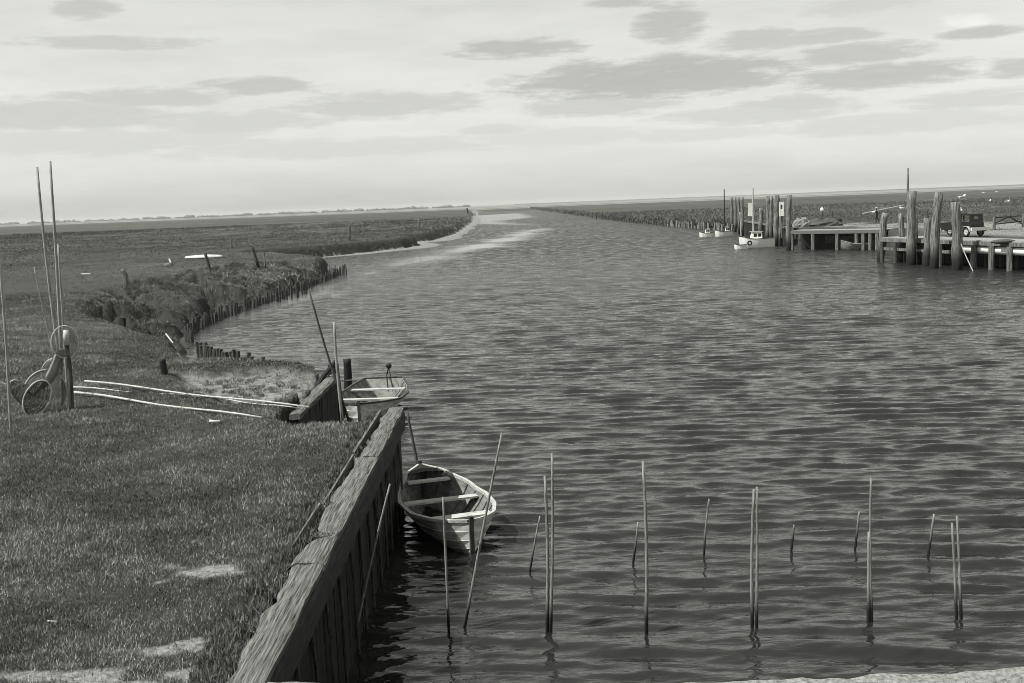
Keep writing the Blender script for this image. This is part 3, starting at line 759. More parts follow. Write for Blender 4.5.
row([(278, 366), (300, 370), (322, 376)], 1.45, 10, .14, .08, 'groyne', 'low rotten stump at the worn end of the near shore row', 'worn stumps towards the groyne', .5, .3)
row([(192, 342), (186, 338), (199, 329), (222, 318)], 0, 44, .65, .08, 'groyne', 'dark stake of the dense curved row at the elbow of the bay', 'dense stakes round the elbow of the bay', .3, .03)
row([(222, 318), (255, 306), (295, 292), (330, 279), (346, 271)], 0, 78, .62, .09, 'groyne', 'dark stake of the long row curving out towards the spit tip', 'stakes of the long row below the eroded bank', .35, .06)
row([(322, 273), (334, 274), (347, 274)], 0, 12, .8, .09, 'groyne_pale', 'pale stake of the short row behind the spit tip', 'stakes of the short row behind the spit', .2, 0)
stake((346.5, 274), (345.5, 265), z=0, r=.07, name='marker_stick', label='thin stick rising at the very tip of the spit', mat='stake_dark')
stake((341, 274), (341, 266), z=0, r=.06, name='marker_stick', label='thin stick just left of the one at the spit tip', mat='stake_dark')
row([(734, 231), (700, 228.5), (668, 225.5)], .1, 30, 1.15, .17, 'groyne_pale', 'tall pale-topped bank stake left of the moored white boats', 'tall bank stakes left of the moored boats', .15, .05, .3, .1)
row([(668, 225.5), (625, 221.3), (601, 218.8)], .1, 34, .95, .17, 'groyne', 'dark stake on the right bank halfway to the channel bend', 'dark stakes along the middle right bank', .25, .1, .3, .1)
row([(601, 218.8), (560, 213), (530, 209)], .1, 34, .8, .2, 'groyne', 'tiny far stake on the right bank towards the channel bend', 'far stakes along the right bank', .3, .1, .5, .1)
# brushwood between the right bank stakes
cs = []
for k in range(520):
    t = random.random()**.6; q = [P(a, b_, 0) for a, b_ in ((735, 231), (700, 229), (650, 224), (601, 218.6), (560, 212.8), (530, 208.7))]
    i = random.randrange(5); p = q[i].lerp(q[i+1], random.random()); cs.append((p.x+random.uniform(0, 3), p.y+random.uniform(0, 3), random.uniform(.2, .9)))
scrub('scrub', 'dark brushwood packed along the right bank', cs, 50, .9, .7, .3)

# ------------------------------------------------------------------ rowing boats
def interp(tab, t):
    for (a, va), (b_, vb) in zip(tab, tab[1:]):
        if t <= b_:
            u = (t-a)/(b_-a); u = u*u*(3-2*u)*.35+u*.65; return va+(vb-va)*u
    return tab[-1][1]
def boat(label, loc_, rz, L, bt, zt, kt, hull_mat, thwarts, transom_far=False, group=None, deck=None, name='rowing_boat', nrib=9, strakes=5, side_mat=None, inner='inner', near_seat=None, stems=(True, True)):
    root = thing(name, label, 'boat', loc_, rz, group)
    NS = 26; J = strakes*2
    def sec(t, s, off=0):
        b_ = max(interp(bt, t)-off, .012); zs = interp(zt, t); zk = interp(kt, t)+off*.6
        full = .55
        x = b_*(.3*math.sin(s*math.pi/2)+.7*s**.85); z = zk+(zs-zk)*(s**1.4)
        return x, z
    def yy_(t): return (t-.5)*L
    V = []; Fc = []
    prof = []
    for j in range(strakes):
        prof.append((j/strakes, 0.0 if j else 0)); prof.append(((j+1)/strakes-.012, .018 if j < strakes else 0))
    n1_ = len(prof)
    for skin in (0, 1):
        for sgn in (-1, 1):
            for i in range(NS+1):
                t = i/NS
                for (s, o_) in prof:
                    x, z = sec(t, s, .03 if skin else 0)
                    if not skin: x += o_*(1 if interp(bt, t) > .06 else .3)*.9
                    y = yy_(t)
                    if skin: y = y*(1-.03/L)
                    V.append((sgn*x, y, z))
    blk = (NS+1)*n1_
    for b4 in range(4):
        for i in range(NS):
            for j in range(n1_-1):
                k = b4*blk+i*n1_+j; f = (k, k+1, k+n1_+1, k+n1_)
                flip = (b4 in (0, 3)); Fc.append(tuple(reversed(f)) if flip else f)
    def idx(b4, i, j): return b4*blk+i*n1_+j
    for i in range(NS):      # rim + keel joints
        for s in (0, 1):
            Fc.append((idx(s, i, n1_-1), idx(s, i+1, n1_-1), idx(s+2, i+1, n1_-1), idx(s+2, i, n1_-1)))
        Fc.append((idx(0, i, 0), idx(0, i+1, 0), idx(1, i+1, 0), idx(1, i, 0)))
    for i in (0, NS):
        for j in range(n1_-1):
            Fc.append((idx(0, i, j), idx(0, i, j+1), idx(1, i, j+1), idx(1, i, j)))
            Fc.append((idx(2, i, j), idx(2, i, j+1), idx(3, i, j+1), idx(3, i, j)))
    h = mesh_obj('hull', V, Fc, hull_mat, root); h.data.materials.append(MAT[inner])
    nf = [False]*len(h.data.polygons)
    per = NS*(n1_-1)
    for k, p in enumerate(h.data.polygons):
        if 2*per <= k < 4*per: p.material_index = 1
    # gunwales
    for sgn in (-1, 1):
        mb = MB(); pth = [Vector((sgn*(sec(i/NS, 1)[0]+.012), yy_(i/NS), sec(i/NS, 1)[1]+.012)) for i in range(NS+1)]
        for i in range(NS):
            pass
        V2 = []; F2 = []
        for p in pth: V2 += [(p.x-sgn*.045, p.y, p.z-.02), (p.x+sgn*.02, p.y, p.z-.03), (p.x+sgn*.02, p.y, p.z+.015), (p.x-sgn*.045, p.y, p.z+.02)]
        for i in range(NS):
            for j in range(4): a = i*4+j; b_ = i*4+(j+1) % 4; F2.append((a, b_, b_+4, a+4))
        mesh_obj('gunwale', V2, F2, side_mat or 'inner_light', root)
    # stem posts
    for fl, t in ((stems[0], 0), (stems[1], 1)):
        if fl:
            s_ = -1 if t == 0 else 1; zt_ = interp(zt, t); zk_ = interp(kt, t)
            mb = MB(); mb.bar((0, s_*L/2+s_*.02, zt_+.09), (0, s_*L/2+s_*.0, zk_-.12), .07, .08); mb.build('stem_post', 'groyne', root)
        elif t == 1:
            mb = MB(); b_ = interp(bt, 1); zs = interp(zt, 1); zk = interp(kt, 1)
            q = [(-b_-.01, zs+.03), (b_+.01, zs+.03), (b_*.75, zk+.2), (b_*.25, zk+.02), (-b_*.25, zk+.02), (-b_*.75, zk+.2)]
            Vq = [(x, L/2+.03, z) for x, z in q]+[(x, L/2-.012, z) for x, z in q]
            mb.add(Vq, [(0, 1, 2, 3, 4, 5), (11, 10, 9, 8, 7, 6)]+[(i, (i+6), (i+1) % 6+6, (i+1) % 6) for i in range(6)]); mb.build('transom', 'groyne', root)
    for (t, wd, drop) in thwarts:
        x, _ = sec(t, .9, .03); z = interp(zt, t)-drop
        mb = MB(); mb.box((0, yy_(t), z), (2*x-.02, wd, .035), jit=.003); mb.build('thwart', 'inner_light', root)
    for i in range(nrib):
        t = .12+.76*i/(nrib-1)
        for sgn in (-1, 1):
            pth = []
            for s in (.25, .45, .65, .85, .98):
                x, z = sec(t, s, .045); pth.append((sgn*x, yy_(t), z))
            mb = MB()
            for p, q in zip(pth, pth[1:]): mb.bar(p, q, .045, .03)
            mb.build('rib', inner, root)
    # floor boards
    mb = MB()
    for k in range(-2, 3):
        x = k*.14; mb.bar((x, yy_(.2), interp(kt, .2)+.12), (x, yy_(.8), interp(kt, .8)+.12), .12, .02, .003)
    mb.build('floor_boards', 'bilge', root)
    if deck:
        t0, t1 = deck; V2 = []; F2 = []; nn = 8
        for i in range(nn+1):
            t = t0+(t1-t0)*i/nn; x, z = sec(t, 1, .0)
            V2 += [(-x, yy_(t), z+.012), (0, yy_(t), z+.05), (x, yy_(t), z+.012)]
        for i in range(nn):
            k = i*3; F2 += [(k, k+1, k+4, k+3), (k+1, k+2, k+5, k+4)]
        mesh_obj('bow_deck', V2, F2, 'tar', root)
    return root
near = P(472, 520, .6).to_2d(); far = P(421, 463, .78).to_2d(); d = far-near
boat('near clinker rowing boat afloat beside the timber seawall, small deck at its far tip', ((near.x+far.x)/2-.02, (near.y+far.y)/2, .0), math.atan2(d.y, d.x)-math.pi/2, d.length,
     [(0, .03), (.05, .34), (.14, .56), (.33, .76), (.5, .79), (.7, .68), (.88, .38), (1, .03)],
     [(0, .58), (.3, .5), (.6, .52), (1, .74)], [(0, -.05), (.15, -.14), (.8, -.14), (1, .1)],
     'hull_pale', [(.17, .22, .03), (.56, .2, .08), (.82, .18, .06)], deck=(.87, 1.0))
n2_ = P(359, 408, .62).to_2d(); f2 = P(384, 382, .6).to_2d(); d = f2-n2_
b2o = boat('second rowing boat lying in the small inlet beyond the seawall, dark far transom', ((n2_.x+f2.x)/2, (n2_.y+f2.y)/2, .06), math.atan2(d.y, d.x)-math.pi/2, d.length,
     [(0, .03), (.05, .36), (.14, .66), (.3, .92), (.5, .98), (.75, .86), (1, .58)],
     [(0, .66), (.3, .56), (.7, .56), (1, .66)], [(0, -.02), (.15, -.12), (1, -.1)],
     'hull_pale', [(.38, .2, .06), (.74, .22, .06)], stems=(True, False), side_mat='groyne')
mb = MB(); mb.tube([(.15, d.length/2-.25, .3), (.1, d.length/2-.05, .75), (.17, d.length/2-.02, 1.0)], .02, 6).tube([(.3, d.length/2-.3, .3), (.17, d.length/2-.02, 1.02)], .015, 6).ball((.17, d.length/2-.02, 1.03), .09)
mb.build('anchor', 'dark_paint', b2o)
# mooring rope
def rope(a, c, sag, label, r=.012):
    a = Vector(a); c = Vector(c); mb = MB(); mb.tube([a.lerp(c, i/10)-a-Vector((0, 0, sag*math.sin(math.pi*i/10))) for i in range(11)], r, 6)
    o = mb.build('mooring_rope', 'rope', None); o.location = a; return tag(o, label, 'rope')
rope((-4.2, 25.0, 1.95), PY(352, 380, 25.9), .05, 'pale rope tied across the end of the short groyne to the black post')

# ------------------------------------------------------------------ quay jetty on the right
JA = P(883, 262, 0); JB = P(1024, 272, 0); jd = (JB-JA); jl = jd.length; ju = jd.normalized(); jn = Vector((-ju.y, ju.x, 0))   # jn points away from camera side
if jn.y < 0: jn = -jn
rzj = math.atan2(ju.y, ju.x); QZ = 1.95
ext = jl*1.5
def piles(lst, group, off=0):  # heavy timbers, slightly out of true
    for (b_, t, r, lab, kw) in lst:
        stake(b_, t, z=0, r=r*.88, name='mooring_pile', label=lab, cat='pile', group=group, mat='pile_wet', sink=1., taper=kw.get('taper', .86), bend=random.uniform(-.14, .14))
piles([((881, 261), (885, 213), .34, 'leftmost thick mooring pile of the right jetty', {}),
       ((900, 262), (901, 213), .28, 'second mooring pile of the right jetty, same height as the leftmost', {}),
       ((908.5, 261), (908, 168), .11, 'very tall thin dark pole rising highest above the right jetty', {}),
       ((911, 265), (912, 191), .40, 'massive tall pile beside the very tall thin pole', {}),
       ((918, 264), (915, 214), .24, 'slim split timber leaning on the massive tall pile', {}),
       ((926, 266), (927, 218), .34, 'stout shorter pile with rounded top in the middle of the right jetty', {'taper': .8}),
       ((934, 268), (939.5, 192), .38, 'tall thick pile leaning slightly right before the car', {}),
       ((957, 270), (956, 202), .42, 'thickest pile standing directly in front of the old car', {})],
      'mooring piles along the right jetty')
stake((928, 221), (927, 210), Y=P(926, 266, 0).y, r=.08, name='peg', label='small peg standing on top of the rounded pile', mat='groyne', sink=.1)
jt = thing('quay_jetty', 'timber fronted quay jetty with open bays below the old car', 'jetty', JA, rzj)
def jl_(x, y, z): return Vector((x, y, z))
sgn = 1 if (Matrix.Rotation(rzj, 3, 'Z') @ Vector((0, 1, 0))).dot(jn) > 0 else -1
mb = MB(); mb.box((ext/2-.2, sgn*1.5, QZ-.06), (ext+.4, 2.6, .12)); mb.build('deck', 'deck', jt)
mb = MB(); mb.bar((-.4, sgn*.1, QZ-.2), (ext, sgn*.1, QZ-.2), .22, .26, .01); mb.build('edge_beam', 'pile', jt)
mb = MB(); mb.bar((-.4, sgn*.12, 1.05), (ext*.36, sgn*.12, 1.05), .2, .22, .01); mb.build('lower_beam', 'pile', jt)
mb = MB(); mb.tube([(ext*.38, sgn*.38, 1.3), (ext*.7, sgn*.38, 1.3), (ext, sgn*.38, 1.3)], .28, 10); mb.build('pale_pipe', 'paint_white', jt, True)
for k in range(14):
    x = -.1+k*ext/13
    mb = MB(); mb.tube([(x, sgn*-.02, -1), (x+random.uniform(-.1, .1), sgn*.0, QZ-.33)], .2 if k > 4 else .15, 8, .08); mb.build('support_post', 'pile' if k > 4 else 'groyne', jt)
for k in range(12):
    x = .6+k*1.6
    if x < ext: mb = MB(); mb.tube([(x, sgn*1.6, -1), (x, sgn*1.6, QZ-.2)], .14, 7, .1); mb.build('rear_post', 'groyne', jt)
mb = MB(); mb.box((ext/2-.3, sgn*2.75, .4), (ext+.4, .12, 2.9)); mb.build('back_wall', 'tar', jt)
rope(PY(958, 236, P(957, 270, 0).y), P(973, 271, 0), .1, 'rope slanting down from the thickest pile to the water', .035)
# second quay front further back
KA = P(789, 250, 0); KB = P(884, 250, 0); kd = KB-KA; kl = kd.length; rzk = math.atan2(kd.y, kd.x)
kt_ = thing('landing_stage', 'long low landing stage with pale deck edge behind the moored skiff', 'jetty', KA, rzk)
mb = MB(); mb.box((kl/2, 1.6, QZ-.06), (kl, 3., .12)); mb.build('deck', 'deck', kt_)
mb = MB(); mb.bar((0, 0, QZ-.18), (kl, 0, QZ-.18), .22, .32, .01); mb.build('edge_beam', 'cap', kt_)
for x in (.3, 2.6, 5.2, 7.2, 7.9, 8.6, 9.3): 
    if x < kl: mb = MB(); mb.tube([(x, .1, -1), (x, .1, QZ-.35)], .2, 8, .08); mb.build('support_post', 'pile', kt_)
mb = MB(); mb.box((kl/2, 2.6, .4), (kl, .12, 2.9)); mb.build('back_wall', 'tar', kt_)
mb = MB(); mb.bar((2.7, 2.45, .9), (kl-.5, 2.45, .9), .1, .7, .03); mb.build('pale_mud_bank', 'soil', kt_)
rope(PY(800, 233, KA.y-.2), P(811, 249, 0), .1, 'thin rope slanting under the landing stage', .03)
piles([((789, 250), (789.5, 195), .34, 'right hand tall pile at the corner of the landing stage', {}),
       ((776, 246), (777, 195), .36, 'thick tall pile just left of the white framed board', {}),
       ((771, 243), (771.5, 196), .26, 'middle slim pile in the central cluster', {}),
       ((767, 243), (767.5, 196), .30, 'left pile of the central cluster behind the cabin boat', {}),
       ((781, 246), (782, 212), .26, 'short pile carrying the white framed board', {}),
       ((760, 240), (761, 208), .34, 'shorter blunt pile behind the cabin boat mast', {}),
       ((742, 236), (742, 197), .26, 'right pile of the left cluster', {}),
       ((739, 234), (738.5, 197), .22, 'pale pile second from right in the left cluster', {}),
       ((735, 232), (735, 197), .24, 'second pile from the left in the left cluster', {}),
       ((731.5, 231), (731.5, 197), .26, 'leftmost pile of the left cluster behind the small boats', {})],
      'tall mooring piles round the landing stage')
def board(px0, py0, px1, py1, Y, label, hole=False):
    a = PY(px0, py0, Y); c = PY(px1, py1, Y); w = c.x-a.x; h = a.z-c.z
    o = thing('notice_board', label, 'board', ((a.x+c.x)/2, Y, c.z)); mb = MB()
    if hole:
        for s in (-1, 1): mb.box((s*w*.36, 0, h/2), (w*.28, .06, h))
        mb.box((0, 0, h*.9), (w*.5, .05, h*.2)); mb.box((0, 0, h*.25), (w*.5, .05, h*.5))
    else: mb.box((0, 0, h/2), (w, .06, h), jit=.02)
    mb.build('panel', 'paint_white', o)
    mb = MB(); mb.bar((0, .1, -(c.z-1)), (0, .1, h), .12, .1); mb.build('post', 'pile', o)
board(748, 203, 752, 216, P(752, 236, 0).y+4, 'plain white upright board between the two pile clusters')
board(779, 202, 784, 216, P(781, 247, 0).y-.6, 'white framed board with a dark slot on the short pile', True)
# quay shed-dark bulk behind the boats: timber bulkhead
bk = thing('bulkhead', 'dark timber bulkhead of the quay behind the white cabin boat', 'wall', P(764, 240, 0))
w_ = P(789, 246, 0)-P(740, 233.5, 0)
q = P(740, 233.5, 0)-P(764, 240, 0); q2 = P(789, 246, 0)-P(764, 240, 0)
mb = MB(); mb.bar(q+Vector((0, .6, .7)), q2+Vector((0, .6, .7)), .2, 2.6); mb.build('planking', 'tar', bk)
mb = MB(); mb.bar(q+Vector((0, .3, 1.95)), q2+Vector((0, .3, 1.95)), .5, .18); mb.build('cap_beam', 'cap', bk)

# skiff
a = P(838, 250, 0); c = P(881, 248.4, 0); mid = (a+c)/2
boat('dark open skiff moored under the landing stage', (mid.x, mid.y-1.0, 0), math.pi/2+math.atan2((c-a).y, (c-a).x)-math.pi, (c-a).length,
     [(0, .05), (.2, .5), (.5, .7), (.8, .6), (1, .05)], [(0, .95), (.3, .6), (.7, .6), (1, 1.15)], [(0, .1), (.2, -.1), (.8, -.1), (1, .3)],
     'skiff', [(.3, .2, .1), (.65, .2, .1)], name='skiff', nrib=5)
# white boats
def cabin_boat(label, p0, p1, hgt, mast, cabin, name='motor_boat', mast_px=None, hull='paint_white', group=None):
    a = P(*p0, 0); c = P(*p1, 0); mid = (a+c)/2; L = (c-a).length; rz = math.atan2((c-a).y, (c-a).x)
    root = thing(name, label, 'boat', mid, rz, group)
    V = []; Fc = []; n = 14; m_ = 6
    for i in range(n+1):
        t = i/n; b_ = interp([(0, .02*L), (.2, .13*L), (.5, .17*L), (.85, .15*L), (1, .12*L)], t); zs = interp([(0, hgt*1.35), (.4, hgt), (1, hgt*1.02)], t)
        for j in range(-m_, m_+1):
            s = abs(j)/m_; V.append(((t-.5)*L - (.06*L*(1-t)*(s)), math.copysign(b_*s**.45, j) if j else 0, -.25+(zs+.25)*s**1.6))
    k_ = 2*m_+1
    for i in range(n):
        for j in range(k_-1): k = i*k_+j; Fc.append((k, k+1, k+k_+1, k+k_))
        k = i*k_; Fc.append((k, k+k_, k+2*k_-1, k+k_-1))
    Fc.append(tuple(range(n*k_, n*k_+k_)))
    Fc.append(tuple(reversed(range(k_))))
    mesh_obj('hull', V, Fc, hull, root)
    mb = MB(); zr = hgt+.03
    for s in (-1, 1): mb.tube([((t-.5)*L-.06*L*(1-t), s*interp([(0, .02*L), (.2, .13*L), (.5, .17*L), (.85, .15*L), (1, .12*L)], t), interp([(0, hgt*1.35), (.4, hgt), (1, hgt*1.02)], t)+.02) for t in [i/10 for i in range(11)]], .035, 5)
    mb.build('rub_rail', 'dark_paint', root)
    if cabin:
        x0, x1, ch = cabin; w = .24*L; mb = MB()
        V = [(x0*L, -w/2, hgt), (x1*L, -w/2, hgt), (x1*L, w/2, hgt), (x0*L, w/2, hgt), ((x0+.04)*L, -w*.42, hgt+ch), (x1*L, -w*.42, hgt+ch), (x1*L, w*.42, hgt+ch), ((x0+.04)*L, w*.42, hgt+ch)]
        mb.add(V, [(0, 1, 2, 3), (7, 6, 5, 4), (0, 4, 5, 1), (1, 5, 6, 2), (2, 6, 7, 3), (3, 7, 4, 0)]); mb.build('cabin', 'paint_white', root)
        mb = MB(); mb.box(((x0+x1)/2*L+.03, 0, hgt+ch+.03), ((x1-x0)*L+.15, w, .05)); mb.build('cabin_roof', 'hull_grey', root)
        for k in range(2):
            mb = MB(); mb.box(((x0+(x1-x0)*(.35+.4*k))*L, -w*.47, hgt+ch*.55), ((x1-x0)*L*.28, .03, ch*.45)); mb.build('window', 'dark_paint', root)
        mb = MB(); mb.box((.28*L, 0, hgt*.92), (.35*L, .2*L, .05)); mb.build('cockpit', 'dark_paint', root)
    if mast:
        mb = MB(); mb.tube([(mast[0]*L, 0, hgt*.8), (mast[0]*L, 0, mast[1])], [.1, .07], 8); mb.build('mast', mast[2], root)
    return root
cb_ = cabin_boat('white cabin boat with tall pale mast moored at the central piles', (741, 248.2), (774, 246.9), .95, (-.12, 6.4, 'hull_grey'), (-.2, .12, .75))
mb = MB(); 
for s in range(16): a1 = 2*math.pi*s/16
pth = [( -1.0+math.cos(2*math.pi*i/16)*.2, -.72, .55+math.sin(2*math.pi*i/16)*.2) for i in range(17)]
mb.tube(pth, .08, 6); mb.build('tyre_fender', 'tyre', cb_)
cabin_boat('tiny white dinghy tied in front of the cabin boat', (735, 249.3), (747, 248.8), .42, None, None, 'dinghy')
cabin_boat('small white motor boat at the far left of the moored boats', (700, 237.2), (713, 236.7), .55, None, (-.1, .25, .55))
cabin_boat('small white boat with a thin dark mast left of the pile clusters', (716, 236.9), (732, 236.2), .7, (.05, 6.6, 'dark_paint'), (.05, .3, .6))
stake((742, 246), (740, 212), z=0, r=.07, name='boat_pole', label='pale pole standing upright at the tip of the cabin boat', cat='pole', mat='pole_light')

# ------------------------------------------------------------------ things on the quay
cr_ = P(974, 237, QZ)
car = thing('old_car', 'black boxy vintage car parked on the quay behind the thick pile, seen from behind', 'car', P(969, 236.8, QZ)+Vector((0, 1.2, 0)), R(21))
# local: +y = forward (away from camera), x = width
def lathe_wheel(x, y):
    mb = MB(); pth = []
    for i in range(17): a = 2*math.pi*i/16; pth.append((x, y+math.cos(a)*.29, .36+math.sin(a)*.29))
    mb.tube(pth, .075, 8); w_o = mb.build('wheel', 'tyre', car, True)
    mb = MB(); mb.tube([(x-.04, y, .36), (x+.04, y, .36)], .2, 14); mb.build('rim', 'hull_grey', w_o)
def prism(prof, x0, x1, top=1.0):
    n = len(prof); V = [(x0, y, z) for y, z in prof]+[(x1, y, z) for y, z in prof]
    return V, [tuple(range(n)), tuple(reversed(range(n, 2*n)))]+[(i, i+n, (i+1) % n+n, (i+1) % n) for i in range(n)]
mb = MB(); mb.add(*prism([(-1.45, .5), (-1.5, .95), (-1.42, 1.12), (.55, 1.12), (.6, 1.1), (1.75, 1.05), (1.8, .5)], -.62, .62)); bd = mb.build('body', 'dark_paint', car)
# cabin pillars + roof so that the windows are open to the light
mb = MB()
for x in (-.6, .6):
    for y in (-1.38, -.45, .5): q_ = MB(); q_.bar((x, y, 1.08), (x*.94, y+(.05 if y < -1 else -.04 if y > 0 else 0), 1.62), .09, .09); q_.build('window_pillar', 'dark_paint', car)
mb.box((0, -1.39, 1.2), (1.2, .06, .2)); mb.box((-.42, -1.36, 1.42), (.36, .06, .36)); mb.box((.42, -1.36, 1.42), (.36, .06, .36)); mb.box((0, -1.36, 1.58), (1.16, .06, .1))
mb.build('rear_panel', 'dark_paint', car)
mb = MB(); mb.add(*prism([(-1.42, 1.6), (-1.36, 1.7), (-1.1, 1.76), (.2, 1.76), (.5, 1.7), (.56, 1.6)], -.62, .62)); mb.build('roof', 'dark_paint', car)
for x in (-.6, .6):
    for y0, y1 in ((-1.3, -.5), (-.4, .42)): mb = MB(); mb.box((x*.97, (y0+y1)/2, 1.36), (.012, y1-y0, .46)); mb.build('side_window', 'glass', car)
mb = MB(); mb.box((0, -1.38, 1.42), (.46, .012, .22)); mb.build('rear_window', 'glass', car)
mb = MB(); mb.box((0, .5, 1.36), (1.1, .012, .46)); mb.build('windscreen', 'glass', car)
for x in (-.68, .68):
    for y in (-1.1, 2.0): lathe_wheel(x, y)
    mb = MB()
    for yc in (-1.1, 2.0):
        arc = [(yc+math.cos(a)*.47, .38+math.sin(a)*.43) for a in [math.pi*i/10 for i in range(11)]]; inn = [(yc+math.cos(a)*.43, .38+math.sin(a)*.39) for a in [math.pi*i/10 for i in reversed(range(11))]]
        mb.add(*prism(arc+inn, x-.14, x+.14))
    mb.build('fender', 'hull_grey' if x < 0 else 'dark_paint', car)  # left pair paler: sunlight on that side is put into the colour
    mb = MB(); mb.box((x, .17, .42), (.24, 1.7, .05)); mb.build('running_board', 'dark_paint', car)
mb = MB(); mb.box((0, -1.78, .58), (1.7, .1, .24)); mb.box((-.4, -1.65, .56), (.08, .3, .08)); mb.box((.4, -1.65, .56), (.08, .3, .08)); mb.build('bumper', 'chrome', car)
for x in (-.5, .5): mb = MB(); mb.ball((x, 1.85, .85), .14); mb.build('headlight', 'chrome', car)
def gull(p, rz, label, s=1.0):
    o = thing('gull', label, 'bird', p, rz, 'white gulls scattered over the right marsh')
    mb = MB(); mb.ball((0, 0, .14*s), (.19*s, .08*s, .085*s)).ball((.17*s, 0, .24*s), (.06*s, .05*s, .055*s)).tube([(.12*s, 0, .17*s), (.16*s, 0, .23*s)], .045*s, 7); mb.build('body', 'feather', o, True)
    mb = MB()
    for q in (-1, 1): mb.ball((-.06*s, q*.06*s, .16*s), (.2*s, .03*s, .06*s), 8, 5)
    mb.build('wings', 'feather_grey', o, True)
    mb = MB(); mb.tube([(.22*s, 0, .235*s), (.28*s, 0, .225*s)], [.015*s, .004*s], 5); mb.build('beak', 'inner_light', o)
    mb = MB()
    for q in (-1, 1): mb.tube([(0, q*.03*s, .08*s), (0, q*.03*s, 0)], .008*s, 4)
    mb.build('legs', 'inner', o)
gp = car.location
gull(PY(960.5, 214, gp.y+.6), 1.2, 'large gull sitting on the roof of the old car', 1.7)
bz = P(957, 270, 0).y
gull(PY(962, 201, bz+20), .5, 'white gull flying low just right of the thickest pile top', 2.0)
for (px, py, lab) in ((902, 210, 'white gull near the far end of the carried pole'), (984, 194, 'gull far out on the marsh above the car'), (997, 193, 'gull far out on the marsh, right neighbour of the one above the car'), (1007, 203, 'gull on the marsh above the quay fence'), (990, 202, 'gull on the marsh between the car and the quay fence')):
    q = P(px, py, 1.15); gull((q.x, q.y, 1.12), random.uniform(0, 6), lab, 1.7+q.y/250)

# person: one continuous skinned body
def person(p, rz):
    root = thing('person', 'person in dark clothes and pale cap walking with a long pole on the shoulder', 'person', p, rz)
    J = {'pel': (0, 0, .95, .14), 'sp': (0, .02, 1.2, .145), 'ch': (0, .03, 1.4, .165), 'nk': (0, .03, 1.54, .06), 'hd': (0, .05, 1.62, .085), 'ht': (0, .06, 1.76, .075),
         'lh': (-.1, 0, .9, .1), 'lk': (-.12, .12, .5, .07), 'la': (-.12, .06, .09, .045), 'lt': (-.12, .26, .05, .04),
         'rh': (.1, 0, .9, .1), 'rk': (.12, -.02, .5, .07), 'ra': (.12, -.26, .13, .045), 'rt': (.12, -.08, .05, .04),
         'ls': (-.2, .03, 1.42, .07), 'le': (-.27, .12, 1.16, .05), 'lw': (-.24, .33, 1.28, .035), 'lf': (-.22, .40, 1.34, .03),
         'rs': (.2, .03, 1.42, .07), 're': (.3, .0, 1.14, .05), 'rw': (.32, .1, .9, .035), 'rf': (.32, .12, .80, .03)}
    E = [('pel', 'sp'), ('sp', 'ch'), ('ch', 'nk'), ('nk', 'hd'), ('hd', 'ht'), ('pel', 'lh'), ('lh', 'lk'), ('lk', 'la'), ('la', 'lt'), ('pel', 'rh'), ('rh', 'rk'), ('rk', 'ra'), ('ra', 'rt'),
         ('ch', 'ls'), ('ls', 'le'), ('le', 'lw'), ('lw', 'lf'), ('ch', 'rs'), ('rs', 're'), ('re', 'rw'), ('rw', 'rf')]
    ks = list(J); me = bpy.data.meshes.new('body'); me.from_pydata([J[k][:3] for k in ks], [(ks.index(a), ks.index(c)) for a, c in E], [])
    o = bpy.data.objects.new('body', me); COL.objects.link(o); o.parent = root
    md = o.modifiers.new('skin', 'SKIN')
    for i, k in enumerate(ks):
        me.skin_vertices[0].data[i].radius = (J[k][3], J[k][3]*.85)
    me.skin_vertices[0].data[0].use_root = True
    o.modifiers.new('sub', 'SUBSURF').levels = 2; o.modifiers['sub'].render_levels = 2
    me.materials.append(MAT['cloth_dark'])
    mb = MB(); mb.ball((0, .10, 1.66), (.075, .07, .1)); mb.ball((0, .175, 1.65), (.015, .02, .02), 6, 4); mb.build('face', 'skin', root, True)
    mb = MB(); mb.ball((0, .05, 1.76), (.11, .12, .07)); mb.box((0, .18, 1.74), (.14, .1, .015)); mb.build('cap', 'cloth_light', root, True)
    return root
pp = P(877, 222.8, QZ)
person(pp, R(70))
mb = MB(); a = PY(862, 213.5, pp.y); c = PY(903, 205, pp.y); mb.tube([Vector((0, 0, 0)), (c-a)*.5, c-a], [.05, .05, .035], 7)
o = mb.build('carried_pole', 'pole_light', None); o.location = a+Vector((0, -.12, 0)); tag(o, 'long pale pole resting on the shoulder of the walking person', 'pole')
mb = MB(); mb.ball((0, 0, 0), (.2, .16, .13), 9, 6); o = mb.build('bundle', 'cloth_light', None, True); o.location = PY(873.5, 212, pp.y-.12); tag(o, 'white bundle hanging on the carried pole near the person', 'bundle')
# heap of nets and gear
hp = P(815, 226, QZ)
for (dx, dy, rr, hh, mat, lab) in ((-3.2, .5, 1.0, .55, 'netting_dark', 'small dark net heap at the left of the quay gear'), (-1.5, 0, 1.0, 1.0, 'netting', 'pale rounded net heap in the middle of the quay gear'), (1.0, .3, 2.0, .85, 'netting_dark', 'broad dark heap of nets beside the thin quay post')):
    V = []; Fc = []; n = 22; m_ = 7
    for i in range(m_+1):
        t = i/m_
        for j in range(n):
            a = 2*math.pi*j/n; q = rr*math.cos(t*math.pi/2)**.7*(1+random.uniform(-.13, .13)); V.append((math.cos(a)*q, math.sin(a)*q*.6, hh*math.sin(t*math.pi/2)*(1+random.uniform(-.15, .15))-.05))
    for i in range(m_):
        for j in range(n): a = i*n+j; b_ = i*n+(j+1) % n; Fc.append((a, b_, b_+n, a+n))
    o = mesh_obj('net_heap', V, Fc, mat, None); o.location = hp+Vector((dx, dy, 0)); tag(o, lab, 'net', 'net heaps on the quay')
